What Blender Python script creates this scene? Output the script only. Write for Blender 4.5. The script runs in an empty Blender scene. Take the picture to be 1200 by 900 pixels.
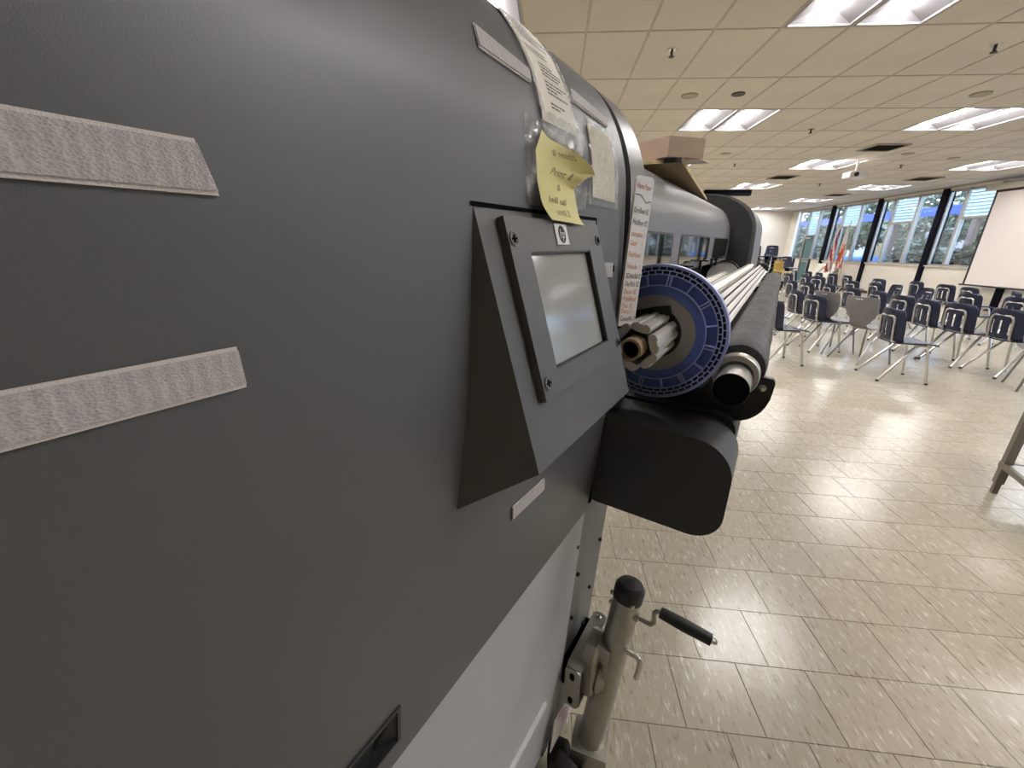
import bpy, bmesh, math, random
from mathutils import Vector, Matrix, Euler

C = bpy.context.scene.collection
random.seed(7)
PI = math.pi

# ------------------------------------------------------------------ camera
EYE = 1.35
cam_d = bpy.data.cameras.new('camera')
cam = bpy.data.objects.new('camera', cam_d); C.objects.link(cam)
cam_d.sensor_fit = 'HORIZONTAL'; cam_d.sensor_width = 36.0
cam_d.lens = 14.212
cam_d.clip_start = 0.01; cam_d.clip_end = 300
RC = Matrix(((0.994626, 0.100968, 0.022897), (0.054000, -0.317241, -0.946806), (-0.088333, 0.942955, -0.320988)))
rows = [RC[0], -RC[1], -RC[2]]            # right, up, backwards
cam.matrix_world = Matrix.Translation((0, 0, EYE)) @ Matrix(rows).transposed().to_4x4()
bpy.context.scene.camera = cam

# ------------------------------------------------------------------ world, exposure
LAMP_POWER = 22.0
sc = bpy.context.scene
sc.view_settings.view_transform = 'Standard'
sc.view_settings.look = 'None'
sc.view_settings.gamma = 1.0
sc.view_settings.use_curve_mapping = False
sc.view_settings.exposure = 1.30
W = bpy.data.worlds.new('world'); sc.world = W
W.use_nodes = True
nt = W.node_tree
bg = nt.nodes['Background']
sky = nt.nodes.new('ShaderNodeTexSky'); sky.sky_type = 'NISHITA'
sky.sun_disc = False; sky.sun_elevation = math.radians(50); sky.sun_rotation = math.radians(250)
nt.links.new(sky.outputs[0], bg.inputs[0])
bg.inputs[1].default_value = 1.3

# ------------------------------------------------------------------ materials
def new_mat(name):
    m = bpy.data.materials.new(name); m.use_nodes = True
    return m, m.node_tree, m.node_tree.nodes['Principled BSDF']

def mat(name, col, rough=0.5, metal=0.0, var=0.0, vscale=8.0, bump=0.0, bscale=60.0, spec=0.5, coat=0.0,
        stretch=None, sheen=0.0, emit=None, rvar=0.0):
    m, t, b = new_mat(name)
    b.inputs['Base Color'].default_value = (*col, 1)
    b.inputs['Roughness'].default_value = rough
    b.inputs['Metallic'].default_value = metal
    b.inputs['Specular IOR Level'].default_value = spec
    if coat: b.inputs['Coat Weight'].default_value = coat; b.inputs['Coat Roughness'].default_value = 0.08
    if sheen: b.inputs['Sheen Weight'].default_value = sheen; b.inputs['Sheen Roughness'].default_value = 0.5
    if emit: b.inputs['Emission Color'].default_value = (*emit[:3], 1); b.inputs['Emission Strength'].default_value = emit[3]
    co = None
    if var or bump or rvar:
        tc = t.nodes.new('ShaderNodeTexCoord'); co = tc.outputs['Object']
        if stretch:
            mp = t.nodes.new('ShaderNodeMapping'); mp.inputs['Scale'].default_value = stretch
            t.links.new(co, mp.inputs[0]); co = mp.outputs[0]
    if var or rvar:
        n = t.nodes.new('ShaderNodeTexNoise'); n.inputs['Scale'].default_value = vscale; n.inputs['Detail'].default_value = 5
        t.links.new(co, n.inputs['Vector'])
    if var:
        r = t.nodes.new('ShaderNodeValToRGB')
        r.color_ramp.elements[0].position = 0.3; r.color_ramp.elements[1].position = 0.7
        r.color_ramp.elements[0].color = (*[c * (1 - var) for c in col], 1)
        r.color_ramp.elements[1].color = (*[min(1, c * (1 + var)) for c in col], 1)
        t.links.new(n.outputs[0], r.inputs[0]); t.links.new(r.outputs[0], b.inputs['Base Color'])
    if rvar:
        mr = t.nodes.new('ShaderNodeMapRange')
        mr.inputs[3].default_value = rough - rvar; mr.inputs[4].default_value = rough + rvar
        t.links.new(n.outputs[0], mr.inputs[0]); t.links.new(mr.outputs[0], b.inputs['Roughness'])
    if bump:
        n2 = t.nodes.new('ShaderNodeTexNoise'); n2.inputs['Scale'].default_value = bscale; n2.inputs['Detail'].default_value = 4
        bp = t.nodes.new('ShaderNodeBump'); bp.inputs['Strength'].default_value = bump; bp.inputs['Distance'].default_value = 0.004
        t.links.new(co, n2.inputs['Vector']); t.links.new(n2.outputs[0], bp.inputs['Height'])
        t.links.new(bp.outputs[0], b.inputs['Normal'])
    return m

M = {}
M['cover'] = mat('dark grey plastic', (0.083, 0.083, 0.090), 0.44, var=0.05, vscale=3, bump=0.06, bscale=1500, spec=0.75)
M['cover2'] = mat('grey brushed cover', (0.16, 0.155, 0.16), 0.38, var=0.07, vscale=6, bump=0.04, bscale=500, stretch=(1, 0.15, 1))
M['band'] = mat('grey satin trim', (0.13, 0.126, 0.13), 0.36, var=0.05, vscale=6, bump=0.03, bscale=600)
M['panel_light'] = mat('light grey painted metal', (0.43, 0.43, 0.445), 0.45, var=0.04, vscale=4, bump=0.02, bscale=400)
M['leg_metal'] = mat('mid grey painted metal', (0.15, 0.147, 0.142), 0.45, var=0.05)
M['housing'] = mat('grey display housing', (0.100, 0.098, 0.098), 0.42, var=0.05, vscale=10, bump=0.06, bscale=700)
M['black'] = mat('black plastic', (0.012, 0.012, 0.013), 0.42)
M['black_matte'] = mat('black matte metal', (0.018, 0.018, 0.019), 0.55, var=0.15, vscale=20)
M['dark_face'] = mat('charcoal side panel', (0.030, 0.029, 0.030), 0.5, var=0.05, bump=0.05, bscale=600)
M['bar'] = mat('charcoal bar cover', (0.032, 0.031, 0.033), 0.45, bump=0.08, bscale=700)
M['void'] = mat('recess shade black', (0.005, 0.005, 0.005), 0.9, spec=0.05)  # near-black stands in for shade in gaps, slots and bores; also the black plug
M['steel'] = mat('bright steel', (0.62, 0.60, 0.56), 0.25, 1.0, var=0.06, vscale=30)
M['zinc'] = mat('zinc plated steel', (0.42, 0.405, 0.36), 0.42, 0.9, var=0.12, vscale=18, bump=0.05, bscale=150)
M['alu'] = mat('extruded aluminium', (0.74, 0.71, 0.66), 0.38, 0.55, var=0.05, vscale=12, stretch=(1, 0.1, 1))
M['cardboard'] = mat('brown cardboard tube', (0.36, 0.26, 0.16), 0.8, var=0.15, vscale=30)
M['blue'] = mat('blue plastic', (0.085, 0.135, 0.42), 0.38, var=0.06, vscale=25)
M['blue_lit'] = mat('blue plastic painted lit edge', (0.40, 0.46, 0.84), 0.34)  # same blue plastic, paler: light catching the rib edges is in the colour
M['blue_shade'] = mat('blue plastic painted pocket shade', (0.004, 0.006, 0.035), 0.5)  # same blue plastic, darkened: pocket shade is in the colour
M['grey_disc'] = mat('grey hub plastic', (0.32, 0.31, 0.295), 0.5, var=0.06)
M['felt'] = mat('black felt sleeve', (0.040, 0.036, 0.037), 0.95, var=0.6, vscale=22, bump=0.8, bscale=90, sheen=0.18, stretch=(1, 0.35, 1))
M['white_plastic'] = mat('white plastic', (0.72, 0.70, 0.70), 0.35)
M['paper'] = mat('white paper', (0.78, 0.74, 0.66), 0.75, var=0.03, vscale=5)
M['cream'] = mat('cream note paper', (0.80, 0.76, 0.58), 0.75, var=0.02)
M['yellow'] = mat('yellow sticky note', (0.78, 0.71, 0.33), 0.7, var=0.03, vscale=20)
M['pencil'] = mat('pencil grey', (0.30, 0.27, 0.16), 0.8)
M['faint'] = mat('faint pencil', (0.42, 0.40, 0.30), 0.8)
M['ink'] = mat('black ink', (0.03, 0.03, 0.03), 0.7)
M['red_ink'] = mat('red marker', (0.55, 0.10, 0.10), 0.7)
M['orange_ink'] = mat('orange marker', (0.70, 0.25, 0.10), 0.7)
M['board'] = mat('white marker board', (0.80, 0.76, 0.75), 0.3, var=0.03, vscale=30)
M['kraft'] = mat('kraft box', (0.42, 0.30, 0.22), 0.7, var=0.08, vscale=8)
M['particle'] = mat('particle board', (0.34, 0.25, 0.14), 0.8, var=0.35, vscale=70, bump=0.2, bscale=120)
M['wood_edge'] = mat('raw board edge', (0.50, 0.38, 0.20), 0.8, var=0.3, vscale=40)
M['screen_glass'] = mat('display glass', (0.38, 0.38, 0.375), 0.10, spec=0.9, var=0.06, vscale=18, rvar=0.04)  # pale base stands in for the bright ceiling mirrored in a dark screen
M['win_dark'] = mat('smoked printer window', (0.02, 0.021, 0.022), 0.03, spec=0.9)
M['rubber'] = mat('black rubber', (0.015, 0.014, 0.014), 0.5, bump=0.1, bscale=200)
M['caster'] = mat('caster tyre', (0.028, 0.022, 0.022), 0.7, bump=0.4, bscale=60)
M['navy'] = mat('navy moulded plastic', (0.010, 0.014, 0.042), 0.40, var=0.1, vscale=12, bump=0.05, bscale=300)
M['chrome'] = mat('chrome tube', (0.66, 0.64, 0.60), 0.32, 0.95)
M['grey_chair'] = mat('grey moulded plastic', (0.175, 0.168, 0.168), 0.42, var=0.05)
M['grey_tube'] = mat('grey painted tube', (0.28, 0.27, 0.26), 0.35, 0.7)
M['mustard'] = mat('mustard plastic', (0.42, 0.27, 0.035), 0.4)
M['wall'] = mat('cream wall paint', (0.70, 0.655, 0.575), 0.7, var=0.03, vscale=1.5, bump=0.05, bscale=200)
M['base'] = mat('brown vinyl baseboard', (0.07, 0.045, 0.03), 0.5)
M['column'] = mat('midnight blue column paint', (0.004, 0.004, 0.010), 0.8, spec=0.1)
M['frame'] = mat('anodised window frame', (0.40, 0.37, 0.33), 0.42, 0.45, var=0.06)
M['sill'] = mat('window sill', (0.60, 0.56, 0.50), 0.5)
M['teal'] = mat('teal door paint', (0.07, 0.15, 0.17), 0.5)
M['panel'] = mat('ceiling tile', (0.65, 0.60, 0.52), 0.9, var=0.05, vscale=1.2, bump=0.25, bscale=220)
M['grid'] = mat('ceiling grid bar', (0.48, 0.43, 0.36), 0.6, var=0.15, vscale=6)
M['plenum'] = mat('plenum slab', (0.1, 0.09, 0.08), 0.9)
M['reflector'] = mat('lamp reflector', (0.36, 0.35, 0.37), 0.6, spec=0.1)
M['lens'] = mat('lamp lens', (0.9, 0.9, 0.9), 0.4, emit=(1.0, 0.975, 0.955, LAMP_POWER))
M['stain'] = mat('tan speaker cover', (0.40, 0.36, 0.27), 0.8)
M['grille'] = mat('dark grille', (0.06, 0.055, 0.05), 0.6)
M['red_cloth'] = mat('red cloth', (0.42, 0.035, 0.03), 0.8)
M['white_cloth'] = mat('white cloth', (0.70, 0.66, 0.60), 0.8)
M['blue_cloth'] = mat('blue cloth', (0.03, 0.04, 0.15), 0.8)
M['orange_cloth'] = mat('orange red cloth', (0.55, 0.10, 0.03), 0.8)
M['screen'] = mat('projection screen fabric', (0.76, 0.70, 0.68), 0.8)
M['leaf'] = mat('green leaves', (0.085, 0.115, 0.07), 0.5, var=0.45, vscale=3)
M['leaf2'] = mat('pale leaves', (0.17, 0.20, 0.14), 0.5, var=0.45, vscale=3)
M['bark'] = mat('bark', (0.11, 0.085, 0.06), 0.9, var=0.3, vscale=9)
M['ground'] = mat('outside paving', (0.30, 0.29, 0.27), 0.9, var=0.2, vscale=1.0)
M['canopy_blue'] = mat('blue fascia', (0.02, 0.05, 0.26), 0.5)
M['stucco'] = mat('grey stucco', (0.33, 0.34, 0.36), 0.9, var=0.08)
M['skyblue'] = mat('pale blue tarp', (0.16, 0.36, 0.75), 0.5, var=0.1)
M['post'] = mat('brown post', (0.13, 0.10, 0.085), 0.8)
M['cart'] = mat('tan grey cart metal', (0.20, 0.18, 0.15), 0.45, 0.3)
M['cart_shelf'] = mat('white shelf', (0.78, 0.77, 0.78), 0.35)

def hook_mat(name, col):
    m, t, b = new_mat(name)
    tc = t.nodes.new('ShaderNodeTexCoord')
    v = t.nodes.new('ShaderNodeTexVoronoi'); v.inputs['Scale'].default_value = 1100
    mp = t.nodes.new('ShaderNodeMapping'); mp.inputs['Scale'].default_value = (1, 0.7, 1)
    t.links.new(tc.outputs['Object'], mp.inputs[0]); t.links.new(mp.outputs[0], v.inputs['Vector'])
    n = t.nodes.new('ShaderNodeTexNoise'); n.inputs['Scale'].default_value = 160; n.inputs['Detail'].default_value = 4
    t.links.new(tc.outputs['Object'], n.inputs['Vector'])
    mx = t.nodes.new('ShaderNodeMix'); mx.data_type = 'FLOAT'; mx.inputs[0].default_value = 0.5
    t.links.new(v.outputs[0], mx.inputs[2]); t.links.new(n.outputs[0], mx.inputs[3])
    wv = t.nodes.new('ShaderNodeTexWave'); wv.bands_direction = 'Y'; wv.inputs['Scale'].default_value = 52; wv.inputs['Distortion'].default_value = 1.5; wv.inputs['Detail'].default_value = 2
    t.links.new(tc.outputs['Object'], wv.inputs['Vector'])
    m0 = mx; mx = t.nodes.new('ShaderNodeMix'); mx.data_type = 'FLOAT'; mx.inputs[0].default_value = 0.22
    t.links.new(m0.outputs[0], mx.inputs[2]); t.links.new(wv.outputs['Fac'], mx.inputs[3])
    r = t.nodes.new('ShaderNodeValToRGB'); r.color_ramp.elements[0].position = 0.2; r.color_ramp.elements[1].position = 0.7
    r.color_ramp.elements[0].color = (*[c * 0.78 for c in col], 1); r.color_ramp.elements[1].color = (*[min(1, c * 1.10) for c in col], 1)
    t.links.new(mx.outputs[0], r.inputs[0]); t.links.new(r.outputs[0], b.inputs['Base Color'])
    b.inputs['Roughness'].default_value = 0.8
    bp = t.nodes.new('ShaderNodeBump'); bp.inputs['Strength'].default_value = 0.8; bp.inputs['Distance'].default_value = 0.001
    t.links.new(mx.outputs[0], bp.inputs['Height']); t.links.new(bp.outputs[0], b.inputs['Normal'])
    return m
M['hook'] = hook_mat('woven hook strip', (0.50, 0.47, 0.475))
M['selvage'] = mat('woven strip edge', (0.70, 0.65, 0.62), 0.8, bump=0.3, bscale=1200)

def tape_mat():
    m, t, b = new_mat('crinkled clear tape')
    out = t.nodes['Material Output']
    tr = t.nodes.new('ShaderNodeBsdfTransparent'); tr.inputs[0].default_value = (0.97, 0.97, 0.97, 1)
    gl = t.nodes.new('ShaderNodeBsdfGlossy'); gl.inputs['Roughness'].default_value = 0.08
    tc = t.nodes.new('ShaderNodeTexCoord'); n = t.nodes.new('ShaderNodeTexNoise')
    n.inputs['Scale'].default_value = 85; n.inputs['Detail'].default_value = 2; n.inputs['Distortion'].default_value = 3.0
    t.links.new(tc.outputs['Object'], n.inputs['Vector'])
    bp = t.nodes.new('ShaderNodeBump'); bp.inputs['Strength'].default_value = 1.0; bp.inputs['Distance'].default_value = 0.012
    t.links.new(n.outputs[0], bp.inputs['Height']); t.links.new(bp.outputs[0], gl.inputs['Normal'])
    mx = t.nodes.new('ShaderNodeMixShader'); mx.inputs[0].default_value = 0.17
    t.links.new(tr.outputs[0], mx.inputs[1]); t.links.new(gl.outputs[0], mx.inputs[2])
    t.links.new(mx.outputs[0], out.inputs['Surface'])
    return m
M['tape'] = tape_mat()

def glass_mat(name, tint, refl, rough=0.01):
    m, t, b = new_mat(name)
    out = t.nodes['Material Output']
    tr = t.nodes.new('ShaderNodeBsdfTransparent'); tr.inputs[0].default_value = (*tint, 1)
    gl = t.nodes.new('ShaderNodeBsdfGlossy'); gl.inputs['Roughness'].default_value = rough
    fr = t.nodes.new('ShaderNodeFresnel'); fr.inputs[0].default_value = 1.5
    mt = t.nodes.new('ShaderNodeMath'); mt.operation = 'MULTIPLY_ADD'; mt.inputs[1].default_value = 1.0; mt.inputs[2].default_value = refl
    t.links.new(fr.outputs[0], mt.inputs[0])
    ge = t.nodes.new('ShaderNodeNewGeometry')      # the far side of the thin pane adds no second reflection
    iv = t.nodes.new('ShaderNodeMath'); iv.operation = 'SUBTRACT'; iv.inputs[0].default_value = 1.0
    t.links.new(ge.outputs['Backfacing'], iv.inputs[1])
    m2 = t.nodes.new('ShaderNodeMath'); m2.operation = 'MULTIPLY'
    t.links.new(mt.outputs[0], m2.inputs[0]); t.links.new(iv.outputs[0], m2.inputs[1]); mt = m2
    mx = t.nodes.new('ShaderNodeMixShader')
    t.links.new(mt.outputs[0], mx.inputs[0]); t.links.new(tr.outputs[0], mx.inputs[1]); t.links.new(gl.outputs[0], mx.inputs[2])
    t.links.new(mx.outputs[0], out.inputs['Surface'])
    return m
M['glass'] = glass_mat('tinted window glass', (0.62, 0.65, 0.68), 0.07)
def louvre_mat():
    m, t, b = new_mat('frosted louvre glass')
    out = t.nodes['Material Output']
    tr = t.nodes.new('ShaderNodeBsdfTransparent'); tr.inputs[0].default_value = (0.85, 0.92, 0.95, 1)
    tl = t.nodes.new('ShaderNodeBsdfTranslucent'); tl.inputs[0].default_value = (0.60, 0.60, 0.56, 1)
    gl = t.nodes.new('ShaderNodeBsdfGlossy'); gl.inputs['Roughness'].default_value = 0.08
    m1 = t.nodes.new('ShaderNodeMixShader'); m1.inputs[0].default_value = 0.55
    t.links.new(tr.outputs[0], m1.inputs[1]); t.links.new(tl.outputs[0], m1.inputs[2])
    m2 = t.nodes.new('ShaderNodeMixShader'); m2.inputs[0].default_value = 0.12
    t.links.new(m1.outputs[0], m2.inputs[1]); t.links.new(gl.outputs[0], m2.inputs[2])
    t.links.new(m2.outputs[0], out.inputs['Surface'])
    return m
M['louver'] = louvre_mat()

def floor_mat():
    m, t, b = new_mat('beige vinyl tile')
    tc = t.nodes.new('ShaderNodeTexCoord')
    geo = t.nodes.new('ShaderNodeNewGeometry')
    oi = t.nodes.new('ShaderNodeObjectInfo')
    mp = t.nodes.new('ShaderNodeMapping'); mp.inputs['Scale'].default_value = (100, 22, 1); mp.inputs['Rotation'].default_value = (0, 0, 0.05)
    t.links.new(geo.outputs['Position'], mp.inputs[0])
    n = t.nodes.new('ShaderNodeTexNoise'); n.inputs['Scale'].default_value = 1.0; n.inputs['Detail'].default_value = 3; n.inputs['Distortion'].default_value = 0.5
    t.links.new(mp.outputs[0], n.inputs['Vector'])
    r = t.nodes.new('ShaderNodeValToRGB')
    e = r.color_ramp.elements
    e[0].position = 0.275; e[0].color = (0.22, 0.187, 0.133, 1)
    e[1].position = 0.385; e[1].color = (0.405, 0.360, 0.280, 1)
    k = e.new(0.60); k.color = (0.425, 0.380, 0.298, 1)
    k = e.new(0.72); k.color = (0.62, 0.61, 0.52, 1)
    t.links.new(n.outputs[0], r.inputs[0])
    n2 = t.nodes.new('ShaderNodeTexNoise'); n2.inputs['Scale'].default_value = 2.2; n2.inputs['Detail'].default_value = 3
    t.links.new(geo.outputs['Position'], n2.inputs['Vector'])
    mr = t.nodes.new('ShaderNodeMapRange'); mr.inputs[3].default_value = 0.9; mr.inputs[4].default_value = 1.1
    t.links.new(n2.outputs[0], mr.inputs[0])
    mr2 = t.nodes.new('ShaderNodeMapRange'); mr2.inputs[3].default_value = 0.96; mr2.inputs[4].default_value = 1.04
    t.links.new(oi.outputs['Random'], mr2.inputs[0])
    mu = t.nodes.new('ShaderNodeMath'); mu.operation = 'MULTIPLY'
    t.links.new(mr.outputs[0], mu.inputs[0]); t.links.new(mr2.outputs[0], mu.inputs[1])
    mc = t.nodes.new('ShaderNodeMix'); mc.data_type = 'RGBA'; mc.blend_type = 'MULTIPLY'; mc.inputs[0].default_value = 1.0
    t.links.new(r.outputs[0], mc.inputs[6]); t.links.new(mu.outputs[0], mc.inputs[7])
    t.links.new(mc.outputs[2], b.inputs['Base Color'])
    b.inputs['Roughness'].default_value = 0.23
    b.inputs['Specular IOR Level'].default_value = 0.55
    n3 = t.nodes.new('ShaderNodeTexNoise'); n3.inputs['Scale'].default_value = 14; n3.inputs['Detail'].default_value = 3
    t.links.new(geo.outputs['Position'], n3.inputs['Vector'])
    bp = t.nodes.new('ShaderNodeBump'); bp.inputs['Strength'].default_value = 0.12; bp.inputs['Distance'].default_value = 0.01
    t.links.new(n3.outputs[0], bp.inputs['Height']); t.links.new(bp.outputs[0], b.inputs['Normal'])
    return m
M['tile'] = floor_mat()
M['joint'] = mat('tile joint', (0.24, 0.205, 0.15), 0.7)

# ------------------------------------------------------------------ mesh helpers
class MB:
    """collects geometry, then builds ONE mesh object"""
    def __init__(s): s.v = []; s.f = []; s.m = []
    def add(s, vs, fs, mi=0):
        o = len(s.v); s.v += [tuple(p) for p in vs]
        s.f += [tuple(i + o for i in q) for q in fs]; s.m += [mi] * len(fs)
        return s
    def box(s, x0, x1, y0, y1, z0, z1, mi=0):
        vs = [(x, y, z) for z in (z0, z1) for y in (y0, y1) for x in (x0, x1)]
        return s.add(vs, [(0, 2, 3, 1), (4, 5, 7, 6), (0, 1, 5, 4), (2, 6, 7, 3), (0, 4, 6, 2), (1, 3, 7, 5)], mi)
    def obox(s, c, ax, ay, az, mi=0):
        """oriented box: centre and three half-axis vectors"""
        c, ax, ay, az = map(Vector, (c, ax, ay, az))
        vs = [c + ax * i + ay * j + az * k for k in (-1, 1) for j in (-1, 1) for i in (-1, 1)]
        return s.add(vs, [(0, 2, 3, 1), (4, 5, 7, 6), (0, 1, 5, 4), (2, 6, 7, 3), (0, 4, 6, 2), (1, 3, 7, 5)], mi)
    def prism(s, poly, fn, a0, a1, mi=0, caps=True):
        """poly: 2-D outline; fn(u, v, a) -> point; extruded from a0 to a1"""
        n = len(poly)
        vs = [fn(u, v, a0) for u, v in poly] + [fn(u, v, a1) for u, v in poly]
        fs = [(i, (i + 1) % n, n + (i + 1) % n, n + i) for i in range(n)]
        if caps: fs += [tuple(range(n))[::-1], tuple(range(n, 2 * n))]
        return s.add(vs, fs, mi)
    def tube(s, path, r, n=10, caps=True, mi=0):
        P = [Vector(p) for p in path]; rr = r if isinstance(r, (list, tuple)) else [r] * len(P)
        vs = []; prev = None
        for i, p in enumerate(P):
            d = (P[min(i + 1, len(P) - 1)] - P[max(i - 1, 0)]).normalized()
            if prev is None:
                a = Vector((0, 0, 1)) if abs(d.z) < 0.9 else Vector((1, 0, 0))
                u = d.cross(a).normalized()
            else:
                u = (prev - d * prev.dot(d)).normalized()
            prev = u; w = d.cross(u)
            vs += [p + (u * math.cos(2 * PI * k / n) + w * math.sin(2 * PI * k / n)) * rr[i] for k in range(n)]
        fs = [(i * n + k, i * n + (k + 1) % n, (i + 1) * n + (k + 1) % n, (i + 1) * n + k) for i in range(len(P) - 1) for k in range(n)]
        if caps:
            fs += [tuple(range(n))[::-1], tuple((len(P) - 1) * n + k for k in range(n))]
        return s.add(vs, fs, mi)
    def lathe(s, prof, c, axis, n=32, closed=False, mi=0):
        """prof: (radius, distance along axis)"""
        c = Vector(c); d = Vector(axis).normalized()
        a = Vector((0, 0, 1)) if abs(d.z) < 0.9 else Vector((1, 0, 0))
        u = d.cross(a).normalized(); w = d.cross(u)
        m = len(prof)
        vs = [c + d * h + (u * math.cos(2 * PI * k / n) + w * math.sin(2 * PI * k / n)) * r for r, h in prof for k in range(n)]
        fs = [(i * n + k, i * n + (k + 1) % n, ((i + 1) % m) * n + (k + 1) % n, ((i + 1) % m) * n + k)
              for i in range(m if closed else m - 1) for k in range(n)]
        if not closed:
            if prof[0][0] > 1e-6: fs.append(tuple(range(n))[::-1])
            if prof[-1][0] > 1e-6: fs.append(tuple((m - 1) * n + k for k in range(n)))
        return s.add(vs, fs, mi)
    def shell(s, grid, mask=None, thick=0.002, mi=0, direction=None):
        """grid[i][j] of points, thickened along the grid normal (or a direction); mask(i, j) False leaves a hole"""
        G = [[Vector(p) for p in r] for r in grid]; I = len(G); J = len(G[0])
        N = []
        for i in range(I):
            row = []
            for j in range(J):
                a = G[min(i + 1, I - 1)][j] - G[max(i - 1, 0)][j]; b = G[i][min(j + 1, J - 1)] - G[i][max(j - 1, 0)]
                q = a.cross(b); row.append(Vector(direction) if direction else (q.normalized() if q.length > 1e-12 else Vector((0, 0, 1))))
            N.append(row)
        vs = [G[i][j] for i in range(I) for j in range(J)] + [G[i][j] + N[i][j] * thick for i in range(I) for j in range(J)]
        o = I * J; fs = []
        ok = lambda i, j: 0 <= i < I - 1 and 0 <= j < J - 1 and (mask is None or mask(i, j))
        for i in range(I - 1):
            for j in range(J - 1):
                if not ok(i, j): continue
                a, b, c, d = i * J + j, i * J + j + 1, (i + 1) * J + j + 1, (i + 1) * J + j
                fs += [(a, b, c, d), (o + d, o + c, o + b, o + a)]
                if not ok(i - 1, j): fs.append((b, a, o + a, o + b))
                if not ok(i + 1, j): fs.append((d, c, o + c, o + d))
                if not ok(i, j - 1): fs.append((a, d, o + d, o + a))
                if not ok(i, j + 1): fs.append((c, b, o + b, o + c))
        return s.add(vs, fs, mi)
    def build(s, name, mats, parent=None, origin=(0, 0, 0), smooth=35, fix=True):
        me = bpy.data.meshes.new(name)
        o = Vector(origin)
        me.from_pydata([tuple(Vector(p) - o) for p in s.v], [], s.f)
        mats = mats if isinstance(mats, (list, tuple)) else [mats]
        for m in mats: me.materials.append(m)
        if len(mats) > 1:
            me.polygons.foreach_set('material_index', s.m)
        if fix:
            bm = bmesh.new(); bm.from_mesh(me)
            bmesh.ops.recalc_face_normals(bm, faces=bm.faces)
            bm.to_mesh(me); bm.free()
        if smooth:
            me.shade_smooth(); me.set_sharp_from_angle(angle=math.radians(smooth))
        me.update()
        ob = bpy.data.objects.new(name, me); C.objects.link(ob)
        if parent: ob.parent = parent
        return ob

def tag(o, label=None, cat=None, group=None, kind=None):
    if label: o['label'] = label
    if cat: o['category'] = cat
    if group: o['group'] = group
    if kind: o['kind'] = kind
    return o
def empty(name, loc=(0, 0, 0), rot=(0, 0, 0)):
    o = bpy.data.objects.new(name, None); C.objects.link(o)
    o.location = loc; o.rotation_euler = rot; o.empty_display_size = 0.1
    return o
def structure(o): o['kind'] = 'structure'; return o
def rounded(x0, x1, y0, y1, r, n=5):
    """rounded rectangle; r may be 4 radii (x1y1, x0y1, x0y0, x1y0)"""
    rr = r if isinstance(r, (list, tuple)) else [r] * 4
    out = []
    for (cx, cy, a, q) in ((x1, y1, 0, rr[0]), (x0, y1, 90, rr[1]), (x0, y0, 180, rr[2]), (x1, y0, 270, rr[3])):
        sx = -1 if cx == x1 else 1; sy = -1 if cy == y1 else 1
        if q <= 0: out.append((cx, cy)); continue
        for k in range(n + 1):
            t = math.radians(a + 90 * k / n)
            out.append((cx + sx * q + q * math.cos(t), cy + sy * q + q * math.sin(t)))
    return out
def text_mesh(body, size, shear=0.0):
    cu = bpy.data.curves.new('writing', 'FONT'); cu.body = body; cu.size = size; cu.shear = shear; cu.resolution_u = 2
    cu.align_x = 'LEFT'
    ob = bpy.data.objects.new('writing', cu); C.objects.link(ob)
    dg = bpy.context.evaluated_depsgraph_get()
    me = bpy.data.meshes.new_from_object(ob.evaluated_get(dg))
    vs = [tuple(v.co) for v in me.vertices]; fs = [tuple(p.vertices) for p in me.polygons]
    bpy.data.objects.remove(ob); bpy.data.meshes.remove(me); bpy.data.curves.remove(cu)
    return vs, fs
def add_text(mb, body, size, fn, u0, v0, shear=0.0, width=None, mi=0, slant=0.0):
    vs, fs = text_mesh(body, size, shear)
    if not vs: return
    w = max(v[0] for v in vs); k = (width / w) if width else 1.0
    mb.add([fn(u0 + x * k, v0 + y + slant * x * k) for x, y, z in vs], fs, mi)
def scribble(mb, fn, u0, u1, v0, h, width, seed, mi=0):
    """a handwriting-like zigzag stroke as a thin ribbon"""
    rnd = random.Random(seed); u = u0; pts = []
    while u < u1:
        pts.append((u, v0 + (rnd.random() - 0.2) * h)); u += h * rnd.uniform(0.18, 0.5)
        if rnd.random() < 0.14: pts.append(None); u += h * 0.35
    for a, b in zip(pts, pts[1:]):
        if a is None or b is None: continue
        dx, dy = b[0] - a[0], b[1] - a[1]; L = math.hypot(dx, dy) or 1
        nx, ny = -dy / L * width / 2, dx / L * width / 2
        mb.add([fn(a[0] + nx, a[1] + ny), fn(b[0] + nx, b[1] + ny), fn(b[0] - nx, b[1] - ny), fn(a[0] - nx, a[1] - ny)], [(0, 1, 2, 3)], mi)
def catmull(P, n=8):
    out = []; P = [Vector(p) for p in P]
    for i in range(len(P) - 1):
        p0, p1, p2, p3 = P[max(i - 1, 0)], P[i], P[i + 1], P[min(i + 2, len(P) - 1)]
        for k in range(n):
            t = k / n
            out.append(0.5 * ((2 * p1) + (p2 - p0) * t + (2 * p0 - 5 * p1 + 4 * p2 - p3) * t * t + (3 * p1 - p0 - 3 * p2 + p3) * t ** 3))
    out.append(P[-1]); return out
def project(p):
    d = RC @ (Vector(p) - Vector((0, 0, EYE)))
    if d.z < 0.05: return None
    return 600 + 473.73 * d.x / d.z, 450 + 473.73 * d.y / d.z
def copy_tree(o, parent=None):
    c = o.copy(); C.objects.link(c)
    if parent: c.parent = parent
    for ch in o.children: copy_tree(ch, c)
    return c

# ------------------------------------------------------------------ the room shell
CZ = 3.372                       # ceiling height
XW, YF, XL, YN = 11.75, 23.25, -5.2, -6.8   # window wall, far wall, left wall, wall behind the camera

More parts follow.
